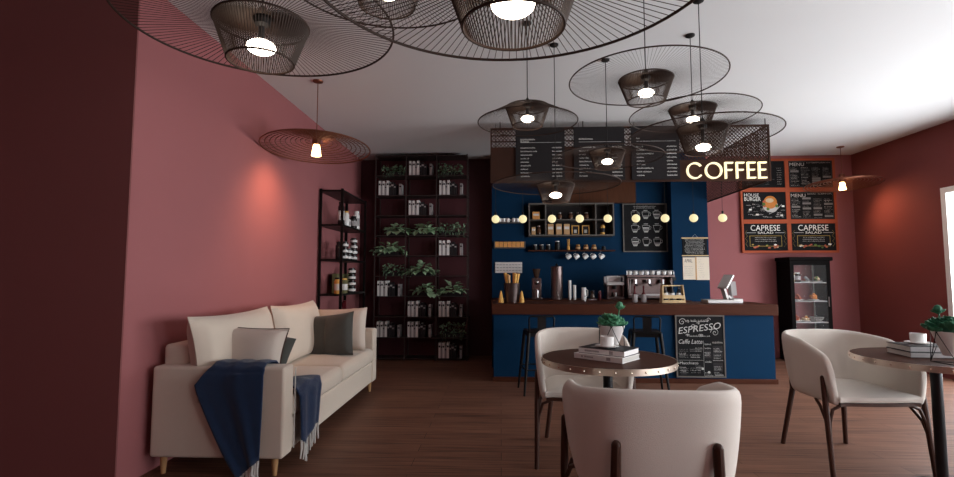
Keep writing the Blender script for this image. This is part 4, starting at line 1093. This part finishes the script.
tbook(T2[0] - .02, T2[1] + .06, z0, .27, .22, .032, -.10, 'bookk', 'black book at bottom of stack on the right table')
tbook(T2[0] - .025, T2[1] + .065, z0 + .0325, .255, .21, .034, -.08, 'bookk', 'black book on top of stack on the right table', 'pages', True)
def cup_saucer(x, y, z, which):
    m = MB(); m.lathe([(.0001, 0), (.035, 0), (.068, .010), (.069, .013), (.035, .005), (.0001, .004)], 32, (x, y, z)); o = m.build('saucer', 'porc')
    tag(o, 'white porcelain saucer on the stacked books of the %s table' % which, 'saucer', 'white saucers')
    t = thing('coffee_cup', 'white porcelain coffee cup on saucer at the %s table' % which, 'cup', (x, y, z + .0056), group='white coffee cups on tables')
    m = MB(); m.lathe([(.0001, 0), (.030, 0), (.038, .006), (.040, .03), (.041, .060), (.038, .060), (.037, .03), (.033, .012), (.0001, .009)], 32); m.build('bowl', 'porc', t)
    m = MB(); m.tube([(.036, 0, .048), (.056, 0, .046), (.058, 0, .025), (.036, 0, .018)], .0045, 8); o = m.build('handle', 'porc', t); o.rotation_euler = (0, 0, 1.1)
    m = MB(); m.lathe([(.0355, .045), (.0001, .0452)], 24); m.build('coffee', 'beans', t)
cup_saucer(T1[0] - .01, T1[1] - .045, z0 + .0655, 'centre')
cup_saucer(T2[0] - .035, T2[1] + .07, z0 + .0672, 'right')

def rosette(mb, c, rad, seed, layers=5, flat=.5, mi=0):
    r = random.Random(seed)
    for j in range(layers):
        q = 1 - j / layers; n = 5 + int(4 * q); pit = .42 + (1 - q) * .95
        for k in range(n):
            a = 2 * PI * (k + .5 * (j % 2)) / n + r.uniform(-.12, .12)
            L = rad * (.50 + .50 * q) * r.uniform(.88, 1.1); W = L * .62
            T = Matrix.Translation(c) @ Matrix.Rotation(a, 4, 'Z') @ Matrix.Rotation(-pit - r.uniform(-.1, .15), 4, 'Y')
            pr = [(.10, .10, .05), (.4, .40, .10), (.7, .48, .12), (.9, .28, .08), (1.0, .02, .02)]
            vs = []
            for (l, w, h) in pr:
                for (u, v) in ((-1, 0), (-.5, -1), (.5, -1), (1, 0), (.4, .5), (-.4, .5)):
                    vs.append((L * l, W * w * u, L * h * v + .06 * L * l))
            fs = []
            for i in range(4):
                for s in range(6): s2 = (s + 1) % 6; fs.append((i * 6 + s, i * 6 + s2, (i + 1) * 6 + s2, (i + 1) * 6 + s))
            fs.append(tuple(24 + s for s in range(6)))
            mb.add(vs, fs, mi, True, T)
def succulent(x, y, z, label, rad, green, sd):
    t = thing('potted_succulent', label, 'plant', (x, y, z), PI * .95 if sd == 21 else 0, group='potted succulents on the tables')
    ft = .0
    m = MB(); m.lathe([(.0001, .045), (.034, .045), (.038, .052), (.080, .172), (.080, .178), (.074, .178), (.070, .165), (.0001, .165)], 32); m.build('pot', 'pot', t)
    m = MB()
    tr = .0825; n = 6
    top = [(tr * math.cos(2 * PI * k / n + .3), tr * math.sin(2 * PI * k / n + .3), .176) for k in range(n)]
    bot = [(.088 * math.cos(2 * PI * (k + .5) / 3 + .3), .088 * math.sin(2 * PI * (k + .5) / 3 + .3), .0025) for k in range(3)]
    for k in range(n): m.tube([top[k], top[(k + 1) % n]], .0022, 5)
    for k in range(3):
        m.tube([bot[k], bot[(k + 1) % 3]], .0022, 5)
        m.tube([bot[k], top[(2 * k) % n]], .0022, 5); m.tube([bot[k], top[(2 * k + 1) % n]], .0022, 5); m.tube([bot[k], top[(2 * k + 2) % n]], .0022, 5)
    m.build('wire_stand', 'black', t)
    m = MB(); rosette(m, (0, 0, .168), rad, sd, 7); rosette(m, (0, 0, .200), rad * .72, sd + 7, 6); rosette(m, (-.02, -.01, .222), rad * .5, sd + 9, 5); rosette(m, (-rad * .5, -.02, .175), rad * .6, sd + 1, 5); rosette(m, (rad * .5, -.01, .172), rad * .62, sd + 2, 5); rosette(m, (0, -.05, .175), rad * .6, sd + 5, 5); m.build('foliage', green, t)
    m = MB(); st = (.055, .01, .295)
    m.tube([(.03, .01, .18), (.045, .01, .23), st], .004, 6); rosette(m, (st[0], st[1], st[2] - .018), .040, sd + 3, 5); m.ball((st[0], st[1], st[2] + .004), .022, 8, sz=1.2); m.build('flower_stalk', green, t)
succulent(T1[0] + .055, T1[1] + .13, z0, 'bright green succulent in white pot with wire stand, centre table', .095, 'succ', 11)
succulent(T2[0] - .105, T2[1] - .235, z0, 'dark green succulent in white pot with wire stand, right table', .125, 'succd', 21)

# ------------------------------------------------------------------ sofa
SY0, SY1 = 3.11, 5.50; SX0, SX1 = -2.20, -1.36
t = thing('sofa', 'long beige three seat sofa with wooden legs along left rose wall', 'sofa', (-1.77, 4.3, 0)); P0 = (-1.77, 4.3, 0)
def soft(name, x0, x1, y0, y1, z0, z1, rr, mt, n=10, puff=0, par=None, T=None):
    """rounded box via superellipsoid-like grid with slight crown"""
    m = MB(); hx, hy, hz = (x1 - x0) / 2, (y1 - y0) / 2, (z1 - z0) / 2; c = ((x0 + x1) / 2, (y0 + y1) / 2, (z0 + z1) / 2)
    N_ = n; vs = {}; V = []; F = []
    def key(p): return tuple(round(q, 5) for q in p)
    def idx(p):
        k = key(p)
        if k not in vs:
            # p in [-1,1]^3 on cube surface
            q = Vector((p[0] * hx, p[1] * hy, p[2] * hz)); inn = Vector((max(-hx + rr, min(hx - rr, q.x)), max(-hy + rr, min(hy - rr, q.y)), max(-hz + rr, min(hz - rr, q.z))))
            d = q - inn
            if d.length > 1e-9: d = d.normalized() * rr
            q = inn + d
            if puff: 
                fx, fy, fz = (1 - p[0] ** 2), (1 - p[1] ** 2), (1 - p[2] ** 2)
                q.x += puff * p[0] * fy * fz if abs(p[0]) > .99 else 0
                q.y += puff * p[1] * fx * fz if abs(p[1]) > .99 else 0
                q.z += puff * p[2] * fx * fy if abs(p[2]) > .99 else 0
            vs[k] = len(V); V.append(tuple(q + Vector(c)) if T is None else tuple(T @ (q + Vector(c))))
        return vs[k]
    # non-uniform samples to give edges enough points
    def samp(h):
        a = rr / h; e = [-1, -1 + a * .35, -1 + a * .75, -1 + a]; k = max(2, N_ - 6)
        mid = [(-1 + a) + (2 - 2 * a) * i / k for i in range(1, k)]
        return e + mid + [1 - a, 1 - a * .75, 1 - a * .35, 1]
    S = [samp(hx), samp(hy), samp(hz)]
    for ax in range(3):
        u, v = (ax + 1) % 3, (ax + 2) % 3
        for sg in (-1, 1):
            for i in range(len(S[u]) - 1):
                for j in range(len(S[v]) - 1):
                    q = []
                    for (a, b) in ((i, j), (i + 1, j), (i + 1, j + 1), (i, j + 1)):
                        p = [0, 0, 0]; p[ax] = sg; p[u] = S[u][a]; p[v] = S[v][b]; q.append(idx(p))
                    F.append(tuple(q) if sg > 0 else tuple(reversed(q)))
    m.add(V, F, 0, True)
    return m.build(name, mt, par)
so = lambda *a, **k: loc(soft(*a, **k, par=t), P0)
so('armrest', SX0, SX1 + .012, SY0, SY0 + .15, .115, .675, .020, 'sofa')
so('armrest', SX0, SX1 + .0, SY1 - .15, SY1, .115, .675, .020, 'sofa')
so('base', SX0 + .02, SX1 - .01, SY0 + .15, SY1 - .15, .115, .33, .02, 'sofa')
so('back_frame', SX0 + .0, SX0 + .17, SY0 + .10, SY1 - .08, .12, .80, .025, 'sofa')
ym = (SY0 + SY1) / 2
so('seat_cushion', SX0 + .15, SX1 + .005, SY0 + .155, ym, .325, .475, .045, 'sofa', puff=.02)
so('seat_cushion', SX0 + .15, SX1 + .005, ym, SY1 - .155, .325, .475, .045, 'sofa', puff=.02)
for (x, y) in ((SX0 + .06, SY0 + .06), (SX1 - .06, SY0 + .06), (SX0 + .06, SY1 - .06), (SX1 - .06, SY1 - .06)):
    m = MB(); m.lathe([(.014, 0), (.024, .118)], 14, (x, y, 0)); loc(m.build('leg', 'oak', t), P0)
m = MB()
for x in (SX0 + .035, SX1 - .002): m.tube([(x, SY0 + .01, .16), (x, SY0 + .01, .64)], .004, 5)
m.tube([(SX1 + .022, SY0 + .145, .14), (SX1 + .022, SY0 + .145, .65)], .004, 5)
loc(m.build('piping', 'fringe', t), P0)

def pillow(name, w, h, d, mt, par, T, pinch=.06, piping=None, channels=0, mat2=None):
    m = MB(); n = 20
    def shape(side):
        def f(u, v):
            a, b = u * 2 - 1, v * 2 - 1
            # edges pulled in between corners
            x = a * w / 2 * (1 - pinch * (1 - abs(a) ** 0) if 0 else 1) * (1 - pinch * (1 - b * b) ** 1 * abs(a) ** 4 * .9)
            y = b * h / 2 * (1 - pinch * (1 - a * a) * abs(b) ** 4 * .9)
            th = d / 2 * ((1 - a ** 4) * (1 - b ** 4)) ** .55
            wr = .006 * math.sin(5 * a + 3 * b * side) * (1 - a * a) * (1 - b * b)
            if channels: th *= 1 - .16 * (abs(math.sin(a * PI * channels / 2 + PI / 2 * (channels % 2 == 0))) < .12)
            return (x, side * (th + wr), y)
        return f
    fs_ = shape(1)
    m.grid(lambda u, v: shape(-1)(u, v), n, n); m.grid(lambda u, v: shape(1)(1 - u, v), n, n)
    for i, v in enumerate(m.v): m.v[i] = tuple(T @ Vector(v))
    o = m.build(name, mt, par)
    if piping:
        p = MB(); pts = []
        for s in range(4):
            for i in range(12):
                q = i / 12; u, v = [(q, 0), (1, q), (1 - q, 1), (0, 1 - q)][s]; pts.append(T @ Vector(shape(1)(u, v)))
        p.tube(pts, .0045, 5, closed=True)
        p.build('piping', piping, o if par is None else par)
    return o
def TT(x, y, z, rx=0, ry=0, rz=0): return Matrix.Translation((x, y, z)) @ Euler((rx, ry, rz)).to_matrix().to_4x4()
# big back cushions (normal towards +x)
for i, (yc, dz) in enumerate(((3.63, .0), (4.72, .0))):
    T = TT(-1.93, yc, .722, 0, 0, -PI / 2) @ Matrix.Rotation(.16, 4, 'X')
    o = pillow('back_cushion', 1.08 if i == 0 else .98, .54, .24, 'sofa', None, T, pinch=.09)
    tag(o, 'large beige back cushion on sofa, %s one' % ('nearer', 'farther')[i], 'cushion', 'large beige back cushions')
o = pillow('throw_pillow', .62, .42, .18, 'pale', None, TT(-1.79, 3.42, .69, -.20, .05, -.05), piping='leg', pinch=.09)
tag(o, 'pale beige throw pillow behind the near sofa armrest', 'pillow')
o2 = MB()
o = pillow('throw_pillow', .44, .38, .13, 'grey', None, TT(-1.75, 3.61, .655, -.25, .22, -.10), pinch=.05)
tag(o, 'dark grey pillow tucked behind the pale beige throw pillow', 'pillow')
o = pillow('throw_pillow', .56, .42, .17, 'olive', None, TT(-1.68, 4.86, .665, -.20, -.12, -.25), pinch=.08, channels=3)
tag(o, 'charcoal throw pillow with vertical channels at far sofa end', 'pillow')
o = pillow('throw_pillow', .55, .44, .16, 'pale', None, TT(-1.65, 5.15, .69, -.22, -.05, -.10), pinch=.05)
tag(o, 'off white pillow leaning behind the charcoal channel pillow', 'pillow')

# throw blanket: over the near armrest, and second fold over the seat front
t = thing('throw_blanket', 'navy throw blanket with pale fringe draped over near sofa armrest', 'blanket', (-1.70, SY0, .68)); P0 = (-1.70, SY0, .68)
m = MB()
yo = SY0 - .018
path = [(yo - .004, .0), (yo, .30), (yo, .62), (yo + .012, .672), (yo + .045, .695), (SY0 + .10, .696), (SY0 + .155, .688), (SY0 + .172, .655), (SY0 + .178, .56), (SY0 + .182, .505)]
def lerp(a, b, q): return a + (b - a) * q
def xl(z, out):   # left outline on the outer face
    if z < .56: return lerp(-1.60, -1.905, (z / .56) ** .85)
    return lerp(-1.905, -1.80, (z - .56) / .14)
def xr(z): return lerp(-1.475, -1.470, z / .69)
zlow = .02
def cl(u, v):
    s = v * (len(path) - 1); i = min(int(s), len(path) - 2); q = s - i
    y = lerp(path[i][0], path[i + 1][0], q); z = lerp(path[i][1], path[i + 1][1], q)
    if s < 3:
        zz = z
        a, b = xl(zz, 1), xr(zz)
    elif s < 6: a, b = lerp(-1.81, -1.78, (s - 3) / 3), -1.475
    else: a, b = -1.78 + .02 * (s - 6), lerp(-1.475, -1.42, (s - 6) / 3)
    x = lerp(a, b, u)
    if s < 3:
        # slanted hem rising to the right
        zmin = lerp(.015, .125, u ** .9); z = zmin + (z) * (.68 - zmin) / .68
        fold = (math.sin(u * PI * 3.1 + .6 + z * 2) * .007 + math.sin(u * PI * 6.3 + z * 5) * .003) * min(1, 1.6 - z * 1.6)
        y -= (.010 + fold) * (1 if z < .64 else .5) + (.012 * (1 - z / .68))
    elif s < 6:
        z += .004 + .006 * math.sin(u * PI * 5.2 + .6) * .6
    else:
        y += .006 + .004 * math.sin(u * 14)
    return (x, y, z)
m.grid(cl, 44, 54)
loc(m.build('drape', 'blue', t, solid=.010), P0)
# second fold: over the seat and down its front face
m = MB()
xo = SX1 + .030
p2 = [(-1.66, .505), (-1.50, .510), (-1.38, .508), (xo - .012, .495), (xo + .006, .46), (xo + .008, .36), (xo + .012, .25), (xo + .014, .12)]
def cl2(u, v):
    s = v * (len(p2) - 1); i = min(int(s), len(p2) - 2); q = s - i
    x = lerp(p2[i][0], p2[i + 1][0], q); z = lerp(p2[i][1], p2[i + 1][1], q)
    ya, yb = SY0 + .175, SY0 + .60
    if s > 3: ya = lerp(SY0 + .175, SY0 + .20, (s - 3) / 4); yb = lerp(SY0 + .60, SY0 + .50, (s - 3) / 4)
    if s < 3: yb = lerp(SY0 + .40, SY0 + .60, s / 3)
    y = lerp(ya, yb, u)
    if s >= 4:
        x += .010 * math.sin(u * PI * 4) + .006; zz = lerp(.12, .27, abs(u - .25) / .75) if u < .62 else .20
        z = .46 - (.46 - z) * (.46 - zz) / .34
    else: z += .006 * math.sin(u * 12 + s) + .010 + .014 * math.sin(PI * u)
    return (x, y, z)
m.grid(cl2, 30, 36)
loc(m.build('drape', 'blue', t, solid=.010), P0)
# fringe
r = random.Random(8)
m = MB()
for k in range(9):
    u = .04 + .115 * k
    a = cl(min(1, u), 0); l = .10
    if a[2] - l < .006: l = max(.01, a[2] - .006)
    m.tube([a, (a[0] + r.uniform(-.005, .005), a[1] - .003, a[2] - l * .5), (a[0] + r.uniform(-.01, .02), a[1], a[2] - l)], [.0075, .008, .005], 6)
loc(m.build('fringe', 'fringe', t), P0)
m = MB()
for k in range(13):
    u = k / 12; a = cl2(u, 1); l = .115
    l = min(l, a[2] - .01)
    m.tube([a, (a[0] + r.uniform(-.004, .006), a[1] + r.uniform(-.01, .01), a[2] - l * .5), (a[0] + r.uniform(-.006, .01), a[1] + r.uniform(-.012, .012), a[2] - l)], [.0075, .008, .005], 6)
loc(m.build('fringe', 'fringe', t), P0)

# ------------------------------------------------------------------ camera, light
cam = bpy.data.cameras.new('camera'); co = bpy.data.objects.new('camera', cam); C.objects.link(co); sc.camera = co
cam.sensor_width = 36; cam.lens = 36 * 500 / 954; cam.clip_start = .05; cam.clip_end = 100
pitch, yaw = math.radians(4.2), math.radians(2.7)
co.location = (0, 0, 1.25); co.rotation_euler = (PI / 2 + pitch, 0, yaw)

w = bpy.data.worlds.new('daylight'); sc.world = w; w.use_nodes = True
bg = w.node_tree.nodes['Background']; bg.inputs[0].default_value = (.93, .97, 1, 1); bg.inputs[1].default_value = 9.0
def area(name, loc_, size, rot, energy=None, portal=False, col=(1, 1, 1)):
    l = bpy.data.lights.new(name, 'AREA'); l.shape = 'RECTANGLE'; l.size, l.size_y = size
    l.color = col
    if energy: l.energy = energy
    if portal: l.cycles.is_portal = True
    o = bpy.data.objects.new(name, l); C.objects.link(o); o.location = loc_; o.rotation_euler = rot
for (a, b) in WINS:
    area('window_portal', (WR + .19, (a + b) / 2, (ZS + ZT) / 2), (ZT - ZS, b - a), (0, PI / 2, 0), portal=True)

vs_ = sc.view_settings; sc.display_settings.display_device = 'sRGB'
vs_.view_transform = 'Standard'; vs_.look = 'None'; vs_.gamma = 1; vs_.use_curve_mapping = False; vs_.exposure = .28
cy = sc.cycles; cy.max_bounces = 8; cy.diffuse_bounces = 5; cy.use_denoising = True; cy.sample_clamp_indirect = 6
